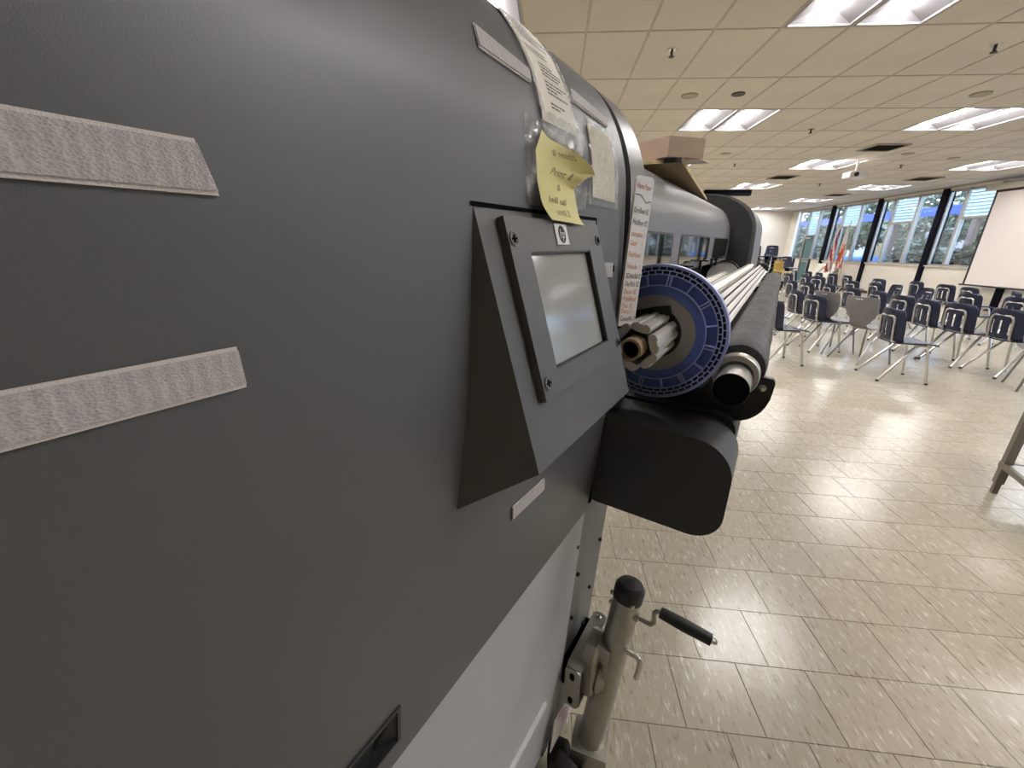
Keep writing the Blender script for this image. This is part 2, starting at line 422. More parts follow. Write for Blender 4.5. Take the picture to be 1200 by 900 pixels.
# floor: base slab plus nine-inch tiles in a half-offset bond
T = 0.2286; FX, FY = 0.354, 0.8664
mb = MB(); mb.box(XL, XW, YN, YF, -0.12, -0.003)
floor = structure(mb.build('floor', M['joint'], smooth=0))
cells = []
j0 = int((YN - FY) / T) - 1; j1 = int((YF - FY) / T) + 1
for j in range(j0, j1):
    off = 0.5 if j % 2 == 0 else 0.0
    for k in range(int((XL - FX) / T) - 1, int((XW - FX) / T) + 1):
        x0 = FX + T * (k + off); y0 = FY + T * j
        if x0 < XL or x0 + T > XW or y0 < YN or y0 + T > YF: continue
        p = project((x0 + T / 2, y0 + T / 2, 0))
        vis = p is not None and 640 < p[0] < 1215 and p[1] < 915
        cells.append((x0, y0, vis, p))
GAP = 0.0007
def tile_geo(mb, x0, y0):
    a, c = GAP, GAP + 0.0008
    mb.add([(x0 + a, y0 + a, -0.003), (x0 + T - a, y0 + a, -0.003), (x0 + T - a, y0 + T - a, -0.003), (x0 + a, y0 + T - a, -0.003),
            (x0 + c, y0 + c, 0), (x0 + T - c, y0 + c, 0), (x0 + T - c, y0 + T - c, 0), (x0 + c, y0 + T - c, 0)],
           [(4, 5, 6, 7), (0, 1, 5, 4), (1, 2, 6, 5), (2, 3, 7, 6), (3, 0, 4, 7)])
seen = sorted([c for c in cells if c[2]], key=lambda c: c[0] ** 2 + c[1] ** 2)[:300]
single = set((c[0], c[1]) for c in seen)
mb = MB(); tile_geo(mb, -T / 2, -T / 2)
proto = mb.build('floor_tile', M['tile'], floor, smooth=0, fix=False)
for i, (x0, y0, vis, p) in enumerate(seen):
    o = proto if i == 0 else proto.copy()
    if i: C.objects.link(o)
    o.location = (x0 + T / 2, y0 + T / 2, 0)
mb = MB()
for c in cells:
    if (c[0], c[1]) not in single: tile_geo(mb, c[0], c[1])
tag(mb.build('floor_tiling', M['tile'], floor, smooth=0, fix=False), kind='stuff')

# ceiling: slab, lay-in panels, grid bars
CW, CD, CX, CY = 0.6096, 1.1888, 0.1919, 4.938
mb = MB(); mb.box(XL, XW, YN, YF, CZ + 0.16, CZ + 0.3)
ceiling = structure(mb.build('ceiling', M['plenum'], smooth=0))
KS = range(-8, 19); RS = range(-10, 16)
LK = {-3, -2, 3, 4, 9, 10, 15, 16}
def is_light(k, r): return k in LK and r in (-4, -1, 2, 5, 8, 11, 14)
mbp = MB(); a = 0.006
mbp.box(-CW / 2 + a, CW / 2 - a, -CD / 2 + a, CD / 2 - a, 0.001, 0.013)
pan = None; rest = MB()
for r in RS:
    for k in KS:
        if is_light(k, r): continue
        cx, cy = CX + CW * (k + 0.5), CY + CD * (r + 0.5)
        x0, x1 = max(cx - CW / 2, XL), min(cx + CW / 2, XW); y0, y1 = max(cy - CD / 2, YN), min(cy + CD / 2, YF)
        if x1 - x0 < 0.05 or y1 - y0 < 0.05: continue
        full = (x1 - x0) > CW - 0.01 and (y1 - y0) > CD - 0.01
        p = project((cx, cy, CZ))
        if full and p and 560 < p[0] < 1230 and -60 < p[1] < 262:
            if pan is None: pan = mbp.build('ceiling_panel', M['panel'], ceiling, smooth=0); o = pan
            else: o = pan.copy(); C.objects.link(o)
            o.location = (cx, cy, CZ)
        else:
            rest.box(x0 + 0.004, x1 - 0.004, y0 + 0.004, y1 - 0.004, CZ + 0.001, CZ + 0.013)
tag(rest.build('ceiling_panelling', M['panel'], ceiling, smooth=0), kind='stuff')
b1 = MB(); b1.box(-0.012, 0.012, YN - CY, YF - CY, -0.003, 0.001); b1.box(-0.001, 0.001, YN - CY, YF - CY, 0.001, 0.03)
g1 = None
for k in range(-8, 19):
    if g1 is None: g1 = b1.build('main_runner', M['grid'], ceiling, smooth=0); o = g1
    else: o = g1.copy(); C.objects.link(o)
    o.location = (CX + CW * k, CY, CZ)
b2 = MB(); b2.box(XL, XW, -0.012, 0.012, -0.0034, 0.0006)
g2 = None
for r in range(-9, 16):
    if g2 is None: g2 = b2.build('cross_runner', M['grid'], ceiling, smooth=0); o = g2
    else: o = g2.copy(); C.objects.link(o)
    o.location = (0, CY + CD * r, CZ)

# plain walls
mb = MB(); mb.box(XL - 0.15, XW + 0.15, YF, YF + 0.15, -0.12, CZ + 0.3); structure(mb.build('wall_far', M['wall'], smooth=0))
mb = MB(); mb.box(XL - 0.15, XL, YN, YF, -0.12, CZ + 0.3); structure(mb.build('wall_left', M['wall'], smooth=0))
mb = MB(); mb.box(XL - 0.15, XW + 0.15, YN - 0.15, YN, -0.12, CZ + 0.3); structure(mb.build('wall_near', M['wall'], smooth=0))
# window wall: dado, header, piers
SILL, HEAD = 1.10, 3.27
COLS = [14.76 + 2.62 * i for i in range(-5, 4)]     # column centres; last is the corner
DOOR = (20.88, 21.66)
mb = MB()
mb.box(XW, XW + 0.2, YN, DOOR[0], -0.12, SILL); mb.box(XW, XW + 0.2, DOOR[1], YF, -0.12, SILL)
mb.box(XW, XW + 0.2, YN, YF, HEAD, CZ + 0.3)
mb.box(XW, XW + 0.2, YN, COLS[0], SILL, HEAD)
mb.box(XW, XW + 0.2, COLS[-1] + 0.05, YF, SILL, HEAD)
structure(mb.build('wall_right', M['wall'], smooth=0))
mb = MB(); mb.box(XW - 0.015, XW, YN, DOOR[0] - 0.05, 0, 0.1); structure(mb.build('baseboard_right', M['base'], smooth=0))
mb = MB(); mb.box(XL, XW, YF - 0.015, YF, 0, 0.1); structure(mb.build('baseboard_far', M['base'], smooth=0))
mb = MB(); mb.box(XW - 0.03, XW, YN, YF, CZ - 0.045, CZ - 0.005); structure(mb.build('trim_1', M['frame'], smooth=0))
for n, yc in enumerate(COLS[:-1]):
    mb = MB(); mb.box(XW - 0.05, XW + 0.2, yc - 0.092, yc + 0.092, 0, CZ - 0.05)
    structure(mb.build('trim_%d' % (n + 2), M['column'], smooth=0))
# windows, one per bay
def window(n, ya, yb, door=False):
    fr = 0.05
    x0, x1 = XW + 0.02, XW + 0.10
    root = structure(empty('window_%d' % n, (XW, ya, SILL)))
    org = (XW, ya, SILL)
    w = yb - ya
    m1 = ya + w * 0.33; m2 = ya + w * 0.74
    if door: m1, m2 = DOOR
    mb = MB()
    for (a, b) in ((ya, ya + fr), (yb - fr, yb)): mb.box(x0, x1, a, b, SILL, HEAD)
    mb.box(x0, x1, ya, yb, HEAD - 0.06, HEAD); mb.box(x0, x1, ya, yb, SILL, SILL + 0.045)
    mb.build('window_frame', M['frame'], root, org, smooth=0)
    for y in (m1, m2):
        mb = MB(); mb.box(XW - 0.03, x1, y - 0.035, y + 0.035, SILL, HEAD); mb.build('mullion', M['frame'], root, org, smooth=0)
    MID = 2.45 if not door else 2.18
    mb = MB(); mb.box(XW - 0.035, x1, m1, m2, MID - 0.03, MID + 0.03); mb.build('transom', M['frame'], root, org, smooth=0)
    mb = MB(); mb.box(XW - 0.05, XW + 0.06, ya, m1 if door else yb, SILL - 0.035, SILL); mb.build('sill', M['sill'], root, org, smooth=0)
    for (a, b, z0, z1) in ((ya + fr, m1 - 0.035, SILL + 0.045, HEAD - 0.06), (m2 + 0.035, yb - fr, SILL + 0.045, HEAD - 0.06)):
        mb = MB(); mb.box(XW + 0.055, XW + 0.061, a, b, z0, z1); mb.build('pane', M['glass'], root, org, smooth=0)
    if not door:
        mb = MB(); mb.box(XW + 0.055, XW + 0.061, m1 + 0.035, m2 - 0.035, SILL + 0.045, MID - 0.03); mb.build('pane', M['glass'], root, org, smooth=0)
    nl = 8 if not door else 9
    z0, z1 = MID + 0.03, HEAD - 0.06
    for q in range(nl):
        zc = z0 + (q + 0.5) * (z1 - z0) / nl; hh = (z1 - z0) / nl * 0.44
        mb = MB(); mb.obox((XW + 0.045, (m1 + m2) / 2, zc), (0.0028, 0, 0.0008), (0, (m2 - m1) / 2 - 0.04, 0), (-0.028, 0, hh))
        lv = mb.build('louvre', M['louver'], root, org, smooth=0)
        mb = MB(); mb.obox((XW + 0.045 + 0.024, (m1 + m2) / 2, zc - hh), (0.004, 0, 0), (0, (m2 - m1) / 2 - 0.04, 0), (0, 0, 0.006)); mb.build('louvre_edge', M['grille'], lv, org, smooth=0)
    return m1, m2
for n in range(len(COLS) - 1):
    window(n + 1, COLS[n] + 0.092, COLS[n + 1] - 0.092, door=(n == len(COLS) - 2))
# the teal door in the corner bay
dr = structure(empty('door_1', (XW, DOOR[0], 0)))
mb = MB(); mb.box(XW + 0.03, XW + 0.075, DOOR[0] + 0.04, DOOR[1] - 0.04, 0.01, 2.14); mb.build('door_leaf', M['teal'], dr, (XW, DOOR[0], 0), smooth=0)
mb = MB()
for a in (DOOR[0] - 0.03, DOOR[1] - 0.03): mb.box(XW - 0.02, XW + 0.1, a, a + 0.06, 0, 2.2)
mb.box(XW - 0.02, XW + 0.1, DOOR[0], DOOR[1], 2.14, 2.2); mb.build('door_frame', M['frame'], dr, (XW, DOOR[0], 0), smooth=0)
mb = MB(); mb.box(XW - 0.03, XW + 0.03, DOOR[0] + 0.3, DOOR[1] - 0.1, 2.03, 2.09); mb.build('door_closer', M['steel'], dr, (XW, DOOR[0], 0), smooth=0)
mb = MB(); mb.box(XW - 0.02, XW + 0.03, DOOR[0] + 0.1, DOOR[0] + 0.6, 1.0, 1.05); mb.build('push_bar', M['steel'], dr, (XW, DOOR[0], 0), smooth=0)

# ------------------------------------------------------------------ ceiling fixtures
def make_light():
    root = empty('ceiling_light')
    w, d, f = CW / 2 - 0.008, CD / 2 - 0.008, 0.022
    mb = MB()
    mb.box(-w, -w + f, -d, d, -0.004, 0.02); mb.box(w - f, w, -d, d, -0.004, 0.02)
    mb.box(-w + f, w - f, -d, -d + f, -0.004, 0.02); mb.box(-w + f, w - f, d - f, d, -0.004, 0.02)
    mb.build('frame', M['reflector'], root, smooth=0)
    mb = MB(); a, b, lw = w - f, d - f, 0.095
    top = 0.085
    mb.add([(-a, -b, 0.012), (-a, b, 0.012), (-lw, b - 0.07, top), (-lw, -b + 0.07, top)], [(0, 1, 2, 3)])
    mb.add([(a, -b, 0.012), (a, b, 0.012), (lw, b - 0.07, top), (lw, -b + 0.07, top)], [(0, 1, 2, 3)])
    mb.add([(-a, b, 0.012), (a, b, 0.012), (lw, b - 0.07, top), (-lw, b - 0.07, top)], [(0, 1, 2, 3)])
    mb.add([(-a, -b, 0.012), (a, -b, 0.012), (lw, -b + 0.07, top), (-lw, -b + 0.07, top)], [(0, 1, 2, 3)])
    mb.add([(-lw, -b + 0.07, top), (lw, -b + 0.07, top), (lw, b - 0.07, top), (-lw, b - 0.07, top)], [(0, 1, 2, 3)])
    mb.build('reflector', M['reflector'], root, smooth=0)
    mb = MB(); n = 8
    prof = [(-lw * math.cos(PI * i / n), top - 0.002 - 0.022 * math.sin(PI * i / n)) for i in range(n + 1)]
    mb.prism(prof, lambda u, v, t: (u, t, v), -b + 0.075, b - 0.075)
    mb.build('lens', M['lens'], root)
    return root
light0 = None
rown = {-4: 'row right above the camera', -1: 'first row in view', 2: 'second row in view', 5: 'third row', 8: 'fourth row', 11: 'fifth row', 14: 'last row at the far wall'}
coln = {-3: 'leftmost ceiling light', 3: 'second ceiling light', 9: 'third ceiling light', 15: 'window side ceiling light'}
for r in (-4, -1, 2, 5, 8, 11, 14):
    for k in sorted(LK):
        p = CX + CW * (k + 0.5), CY + CD * (r + 0.5), CZ
        if light0 is None: light0 = make_light(); o = light0
        else: o = copy_tree(light0)
        o.location = p
        kk = k if k in coln else k - 1
        tag(o, '%s lamp of the %s pair, %s' % ('left' if k == kk else 'right', coln[kk], rown[r]), 'ceiling light', 'recessed ceiling lights')

# sprinkler heads
def make_sprinkler():
    root = empty('sprinkler')
    mb = MB(); mb.lathe([(0.045, 0), (0.04, -0.008), (0.012, -0.01)], (0, 0, 0), (0, 0, 1), 14); mb.build('escutcheon', M['steel'], root)
    mb = MB(); mb.tube([(0, 0, -0.005), (0, 0, -0.06)], 0.014, 8); mb.lathe([(0.0, -0.06), (0.03, -0.062), (0.03, -0.068), (0, -0.068)], (0, 0, 0), (0, 0, 1), 10)
    mb.build('head', M['grille'], root)
    return root
sp = None
spl = ['nearest the camera, left of the first lights', 'nearest the right edge of the photo', 'right of the second-row lights', 'above the cardboard tray',
       'before the windows, right of the projector', 'between the projector and the far windows', 'far away over the printer end']
for i, (x, y) in enumerate([(1.12, 5.34), (4.26, 5.36), (4.23, 8.39), (4.18, 11.37), (7.91, 11.41), (7.82, 14.33), (4.2, 14.4)]):
    o = sp = make_sprinkler() if sp is None else sp
    if i: o = copy_tree(sp)
    o.location = (x, y, CZ - 0.001); tag(o, 'dark sprinkler head on the ceiling, ' + spl[i], 'sprinkler', 'ceiling sprinklers')
# round speakers / covers
for i, (x, y, dark, lab) in enumerate([(2.34, 6.68, 1, 'dark round ceiling grille left of the near lights'),
        (1.72, 6.73, 0, 'tan round ceiling cover beside the dark round grille'), (3.56, 10.31, 0, 'tan round ceiling cover past the second-row lights'),
        (5.39, 6.76, 0, 'tan round ceiling cover above the right-hand lights'), (7.17, 10.25, 0, 'tan round ceiling cover above the projector'),
        (8.38, 10.65, 0, 'tan round ceiling cover right of the projector towards the windows')]):
    mb = MB(); R = 0.085 if dark else 0.11
    mb.lathe([(R, 0.004), (R, -0.006), (R * 0.85, -0.011), (R * 0.8, -0.007), (0, -0.007)], (0, 0, 0), (0, 0, 1), 24)
    o = mb.build('ceiling_speaker', M['grille'] if dark else M['stain']); o.location = (x, y, CZ - 0.003); tag(o, lab, 'ceiling speaker')
# air vents
vl = ['nearest the projector', 'behind the left far lights', 'before the window wall', 'far off, near the flags']
v0 = None
for i, (x, y) in enumerate([(6.29, 9.69), (6.19, 13.2), (9.85, 13.26), (9.82, 16.8)]):
    if v0 is None:
        v0 = empty('ceiling_vent')
        mb = MB(); mb.box(-0.28, 0.28, -0.28, 0.28, -0.005, 0.0); mb.build('back_plate', M['grille'], v0, smooth=0)
        mb = MB()
        for q in range(6): mb.obox((0, -0.22 + q * 0.088, -0.012), (0.27, 0, 0), (0, 0.03, 0.008), (0, -0.0006, 0.0015))
        mb.build('vane', M['grille'], v0, smooth=0)
        mb = MB()
        for (a, b, c, d) in ((-0.3, 0.3, -0.3, -0.275), (-0.3, 0.3, 0.275, 0.3), (-0.3, -0.275, -0.275, 0.275), (0.275, 0.3, -0.275, 0.275)): mb.box(a, b, c, d, -0.02, 0.0)
        mb.build('frame', M['grid'], v0, smooth=0); o = v0
    else: o = copy_tree(v0)
    o.location = (x, y, CZ - 0.004); tag(o, 'square dark air vent in the ceiling, ' + vl[i], 'vent', 'ceiling air vents')
# projector
pr = empty('projector', (6.65, 10.9, 3.06)); tag(pr, 'white projector hung under the ceiling in front of the windows', 'projector')
mb = MB(); mb.prism(rounded(-0.19, 0.19, -0.15, 0.15, 0.04), lambda u, v, t: (u, v, t), -0.055, 0.055); mb.build('body', M['white_plastic'], pr)
mb = MB(); mb.lathe([(0.045, 0), (0.045, 0.03), (0.035, 0.03), (0.03, 0.02), (0, 0.018)], (-0.07, -0.15, 0), (0, -1, 0), 16); mb.build('lens', M['black'], pr)
mb = MB(); mb.tube([(0, 0, 0.055), (0, 0, CZ - 3.06)], 0.022, 10); mb.build('mount_pole', M['white_plastic'], pr)
mb = MB(); mb.box(-0.12, 0.12, -0.1, 0.1, 0.065, 0.08); mb.build('mount_plate', M['white_plastic'], pr, smooth=0)
# dark hanging box
hb = empty('ceiling_box', (5.80, 16.0, 3.285)); tag(hb, 'long dark box fixed under the ceiling beyond the printer top', 'ceiling box')
mb = MB(); mb.prism(rounded(-0.10, 0.10, -0.084, 0.084, 0.02), lambda u, v, t: (t, u, v), -0.76, 0.74); mb.build('body', M['column'], hb)
mb = MB(); mb.box(0.741, 0.76, -0.105, 0.105, -0.087, 0.086); mb.build('end_cap', M['dark_face'], hb, smooth=0)

# ------------------------------------------------------------------ outside
mb = MB(); mb.box(XW + 0.25, 60, -20, 60, -0.4, -0.2); structure(mb.build('ground', M['ground'], smooth=0))
def foliage(mb, c, rx, ry, rz, n, size, rnd):
    for _ in range(n):
        while True:
            d = Vector((rnd.uniform(-1, 1), rnd.uniform(-1, 1), rnd.uniform(-1, 1)))
            if 0.25 < d.length < 1: break
        d = d.normalized() * (d.length ** 0.45)
        p = Vector((c[0] + d.x * rx, c[1] + d.y * ry, c[2] + d.z * rz))
        a = Vector((rnd.gauss(0, 1), rnd.gauss(0, 1), rnd.gauss(0, 0.6))).normalized(); b = a.cross(Vector((rnd.gauss(0, 1), rnd.gauss(0, 1), rnd.gauss(0, 1)))).normalized()
        s = size * rnd.uniform(0.6, 1.4)
        mb.add([p - a * s, p + b * s * 0.42, p + a * s, p - b * s * 0.42], [(0, 1, 2, 3)])
def shrub(x, y, h, r, m, label, n=2200, trunk=True, size=0.13, name='shrub'):
    root = empty(name, (x, y, -0.2)); tag(root, label, 'tree' if name == 'tree' else 'shrub', 'greenery outside the windows')
    rnd = random.Random(int(x * 31 + y * 97)); mb = MB()
    zc = h * 0.55 if name == 'shrub' else h * 0.66
    foliage(mb, (0, 0, zc), r, r, h * (0.46 if name == 'shrub' else 0.34), n, size, rnd)
    tag(mb.build('foliage', m, root, smooth=0, fix=False), kind='stuff')
    mb = MB(); mb.tube([(0, 0, -0.02), (0.06, 0.02, h * 0.3), (0, 0.05, h * 0.6)], [0.09, 0.07, 0.04], 8); mb.build('trunk', M['bark'], root)
SH = [(13.9, 13.3, 1.9, 0.95, 'leaf2', 'shrub', 'pale leafy shrub outside, just left of the projection screen'),
      (14.0, 15.5, 2.0, 1.0, 'leaf', 'shrub', 'green shrub outside behind the column nearest the screen'),
      (13.8, 17.7, 2.1, 0.95, 'leaf2', 'shrub', 'pale shrub low in the middle window bay'),
      (14.2, 24.9, 2.4, 1.1, 'leaf', 'shrub', 'dark green shrub outside behind the flags'),
      (14.3, 28.0, 3.2, 1.3, 'leaf2', 'shrub', 'bright leafy shrub outside the teal door'),
      (21.0, 17.0, 5.4, 2.0, 'leaf', 'tree', 'leafy tree beyond the canopy, right of the second column'),
      (21.2, 22.0, 5.6, 2.2, 'leaf', 'tree', 'leafy tree outside seen past the middle column'),
      (21.4, 27.5, 5.8, 2.3, 'leaf2', 'tree', 'pale tree outside behind the state flag'),
      (21.2, 33.0, 6.0, 2.4, 'leaf', 'tree', 'dark tree outside seen through the corner window'),
      (24.0, 39.0, 7.0, 3.0, 'leaf', 'tree', 'farthest tree beyond the teal door')]
for (x, y, h, r, m, nm, lab) in SH: shrub(x, y, h, r, M[m], lab, name=nm, size=0.13 if nm == 'shrub' else 0.22)
cn = empty('walkway_canopy', (16.6, 18, -0.2)); tag(cn, 'outdoor walkway canopy with a blue fascia beyond the windows', 'canopy')
mb = MB(); mb.box(-0.6, 0.9, -8, 18, 3.35, 3.5); mb.build('roof_slab', M['stucco'], cn, smooth=0)
mb = MB(); mb.box(-0.72, -0.6, -8, 18, 3.2, 3.55); mb.build('fascia', M['canopy_blue'], cn, smooth=0)
for y in (-3.4, 0.6, 4.6, 8.6, 12.6):
    mb = MB(); mb.box(-0.5, -0.3, y - 0.1, y + 0.1, 0, 3.35); mb.build('post', M['post'], cn, smooth=0)
bd = empty('building', (30, 30, -0.2)); tag(bd, 'grey stucco building in the distance outside', 'building')
mb = MB(); mb.box(-2, 6, -24, 24, 0, 4.2); mb.build('wall', M['stucco'], bd, smooth=0)
mb = MB(); mb.box(-2.6, 6.6, -24.5, 24.5, 4.2, 4.5); mb.build('roof', M['post'], bd, smooth=0)
for y in range(-20, 21, 5):
    mb = MB(); mb.box(-2.06, -2.0, y - 0.9, y + 0.9, 1.2, 2.6); mb.build('window', M['win_dark'], bd, smooth=0)
tp = empty('covered_trailer', (14.1, 21.2, -0.2)); tag(tp, 'light blue covered trailer parked outside behind the flags', 'trailer')
mb = MB(); mb.prism(rounded(-0.8, 0.8, 0.35, 1.5, 0.12), lambda u, v, t: (u, t, v), -1.4, 1.4); mb.build('cover', M['skyblue'], tp)
mb = MB(); mb.box(-0.75, 0.75, -1.3, 1.3, 0.25, 0.36); mb.build('bed', M['black_matte'], tp, smooth=0)
for x in (-0.72, 0.72):
    for y in (-0.6, 0.6):
        mb = MB(); mb.lathe([(0.0, -0.08), (0.26, -0.08), (0.26, 0.08), (0, 0.08)], (x, y, 0.26), (1, 0, 0), 16); mb.build('wheel', M['rubber'], tp)

# ------------------------------------------------------------------ furniture at the window wall
# projection screen hung before the windows
ps = empty('projection_screen', (11.5, 11.7, 0.62)); tag(ps, 'large white projection screen with black border at the right edge', 'projection screen')
o = (11.5, 11.7, 0.62)
mb = MB(); mb.box(11.495, 11.503, 10.2, 12.95, 0.66, 3.06); mb.build('fabric', M['screen'], ps, o, smooth=0)
mb = MB()
mb.box(11.49, 11.508, 12.9, 12.955, 0.66, 3.06); mb.box(11.49, 11.508, 10.195, 10.25, 0.66, 3.06); mb.box(11.49, 11.508, 10.195, 12.955, 3.0, 3.065)
mb.build('black_border', M['black_matte'], ps, o, smooth=0)
mb = MB(); mb.tube([(11.5, 10.1, 0.64), (11.5, 13.05, 0.64)], 0.022, 10); mb.build('bottom_bar', M['black_matte'], ps, o)
mb = MB(); mb.prism(rounded(-0.07, 0.07, 3.06, 3.22, 0.03), lambda u, v, t: (11.5 + u, t, v), 10.0, 13.2); mb.build('casing', M['sill'], ps, o)
for y in (10.5, 12.8):
    mb = MB(); mb.box(11.44, 11.75, y - 0.02, y + 0.02, 3.22, 3.26); mb.build('bracket', M['steel'], ps, o, smooth=0)

def flag(name, loc, top, lean, colours, label, seed):
    root = empty(name, (loc[0], loc[1], 0)); tag(root, label, 'flag')
    mb = MB(); mb.lathe([(0.16, 0), (0.16, 0.03), (0.05, 0.07), (0.02, 0.12), (0, 0.12)], (0, 0, 0), (0, 0, 1), 18); mb.build('base', M['black_matte'], root)
    tp = Vector((0, lean, top))
    mb = MB(); mb.tube([(0, 0, 0.05), tp], 0.013, 8); mb.build('pole', M['wood_edge'], root)
    mb = MB(); mb.lathe([(0.0, 0.1), (0.018, 0.05), (0.012, 0.02), (0.02, 0.0), (0, 0)], tp, (0, 0, 1), 10); mb.build('finial', M['mustard'], root)
    mb = MB(); rnd = random.Random(seed); NI, NJ = 26, 32
    z1, z0 = top - 0.06, top - 1.62
    def P(i, j):
        t = i / NI; u = j / NJ
        z = z1 + (z0 - z1) * t
        wd = 0.05 + 0.24 * t ** 0.8
        c = tp * (z / top)
        ph = u * 2 * PI * 2.6 + 0.5 * t
        return (c.x - 0.02 - (0.035 + 0.05 * t) * (1 + math.sin(ph)) * 0.8, c.y - 0.03 + (u - 0.25) * wd * 1.25 + 0.012 * math.sin(ph * 2), z - 0.1 * u * t)
    G = [[P(i, j) for j in range(NJ + 1)] for i in range(NI + 1)]
    def mi(i, j):
        return colours(i / NI, j / NJ)
    for i in range(NI):
        for j in range(NJ):
            mb.add([G[i][j], G[i][j + 1], G[i + 1][j + 1], G[i + 1][j]], [(0, 1, 2, 3)], mi(i, j))
    mb.build('cloth', [M['red_cloth'], M['white_cloth'], M['blue_cloth'], M['orange_cloth']], root, smooth=60, fix=False)
def us(t, u):
    if t < 0.34 and u < 0.3: return 2
    return int((t * 6.0 + u * 7)) % 2
def state(t, u):
    if t < 0.42: return 1
    return 3 if (t * 2.2 + u * 2.2) % 1 < 0.62 else 1
flag('national_flag', (11.25, 18.38), 2.35, 0.02, us, 'red and white striped flag drooping on a pole at the window wall', 3)
flag('state_flag', (11.25, 17.72), 2.5, 0.2, state, 'orange red and white flag on a leaning pole right of the striped flag', 5)
# white sheet and paper roll leaning on the wall below the windows
mb = MB(); mb.obox((11.50, 19.35, 0.485), (0.006, 0, -0.002), (0, 0.66, 0), (0.16, 0.0, 0.485)); tag(mb.build('foam_board', M['paper'], smooth=0), 'large white board leaning on the wall left of the flags', 'board')
pr2 = MB(); pr2.tube([(11.05, 19.5, 0.06), (11.15, 18.65, 0.92)], 0.05, 14); tag(pr2.build('paper_roll', M['paper']), 'white paper roll leaning diagonally against the white board', 'paper roll')
for i, (x, y, lab) in enumerate([(9.5, 18.6, 'leftmost dark folded table standing on end behind the chairs'), (9.5, 17.95, 'middle dark folded table standing on end behind the chairs'), (9.55, 17.0, 'rightmost dark folded table standing on end behind the chairs')]):
    t = empty('folded_table', (x, y, 0), (0, 0, math.radians(61))); tag(t, lab, 'table', 'folded tables on end')
    mb = MB(); mb.box(-0.38, 0.38, -0.05, 0.03, 0.0, 1.18); mb.build('table_top', M['navy'], t, smooth=0)
    mb = MB(); mb.tube([(-0.3, 0.035, 0.1), (-0.3, 0.035, 1.05), (0.3, 0.035, 1.05), (0.3, 0.035, 0.1)], 0.012, 6); mb.build('leg_frame', M['chrome'], t)

# ------------------------------------------------------------------ chairs
def make_chair(shell_m, tube_m):
    root = empty('school_chair')
    # seat
    g = []
    for i in range(9):
        u = i / 8; x = -0.185 + 0.40 * u
        hw = 0.215 - 0.012 * (2 * u - 1) ** 2 - 0.02 * max(0, u - 0.8) / 0.2
        row = []
        for j in range(9):
            v = -1 + j / 4
            z = 0.452 - 0.014 * (1 - v * v) * (1 - u) - 0.022 * max(0, (u - 0.75) / 0.25) ** 2 + 0.006 * u
            row.append((x, v * hw, z))
        g.append(row)
    mb = MB(); mb.shell(g, thick=-0.014, direction=(0, 0, 1)); seat = mb.build('seat', shell_m, root)
    # backrest with three slots, corners rounded
    g = []; NR, NCc = 13, 15
    hs = [0.0, 0.03, 0.055, 0.075, 0.105, 0.14, 0.18, 0.215, 0.25, 0.285, 0.310, 0.328, 0.340, 0.348, 0.352]
    us_ = [-1, -0.84, -0.56, -0.40, -0.24, -0.08, 0.08, 0.24, 0.40, 0.56, 0.84, 1]
    for h in hs:
        hw = 0.212 + 0.018 * min(1, h / 0.1) - 0.02 * h / 0.35
        if h > 0.282: hw -= 0.07 * (1 - math.sqrt(max(0.0, 1 - ((h - 0.282) / 0.07) ** 2)))
        row = []
        for u in us_:
            x = -0.185 - 0.02 * math.sin(min(1, h / 0.08) * PI / 2) - 0.12 * h + 0.06 * u * u
            row.append((x, u * hw, 0.448 + h - 0.004 * u * u))
        g.append(row)
    slot = {2, 5, 8}
    mb = MB(); mb.shell(g, mask=lambda i, j: not (j in slot and 2 <= i <= 6), thick=0.012, direction=(-1, 0, 0)); mb.build('backrest', shell_m, root)
    # chrome loop behind the back, running down under the seat
    pts = [(0.02, -0.135, 0.432), (-0.15, -0.135, 0.43), (-0.205, -0.135, 0.455)]
    bx = lambda h: -0.206 - 0.12 * h
    pts += [(bx(0.04), -0.135, 0.49), (bx(0.22), -0.135, 0.668), (bx(0.26), -0.118, 0.708), (bx(0.275), -0.09, 0.722)]
    pts += [(x, -y, z) for x, y, z in pts[::-1]]
    mb = MB(); mb.tube(pts, 0.0115, 8); mb.build('back_frame', tube_m, root)
    for s in (-1, 1):
        f = MB(); f.tube([(0.0, s * 0.15, 0.425), (0.09, s * 0.165, 0.425), (0.125, s * 0.172, 0.40), (0.20, s * 0.205, 0.012)], 0.0150, 8)
        lg = f.build('leg', tube_m, root)
        mb = MB(); mb.tube([(0.199, s * 0.2045, 0.02), (0.203, s * 0.206, 0.0)], 0.016, 8); mb.build('glide', M['rubber'], lg)
        f = MB(); f.tube([(0.11, s * 0.14, 0.425), (0.055, s * 0.15, 0.42), (0.02, s * 0.158, 0.40), (-0.27, s * 0.225, 0.012)], 0.0150, 8)
        lg = f.build('leg', tube_m, root)
        mb = MB(); mb.tube([(-0.267, s * 0.2245, 0.02), (-0.277, s * 0.226, 0.0)], 0.016, 8); mb.build('glide', M['rubber'], lg)
    mb = MB(); mb.tube([(0.06, -0.16, 0.41), (0.06, 0.16, 0.41)], 0.009, 6); mb.build('cross_brace', tube_m, root)
    return root
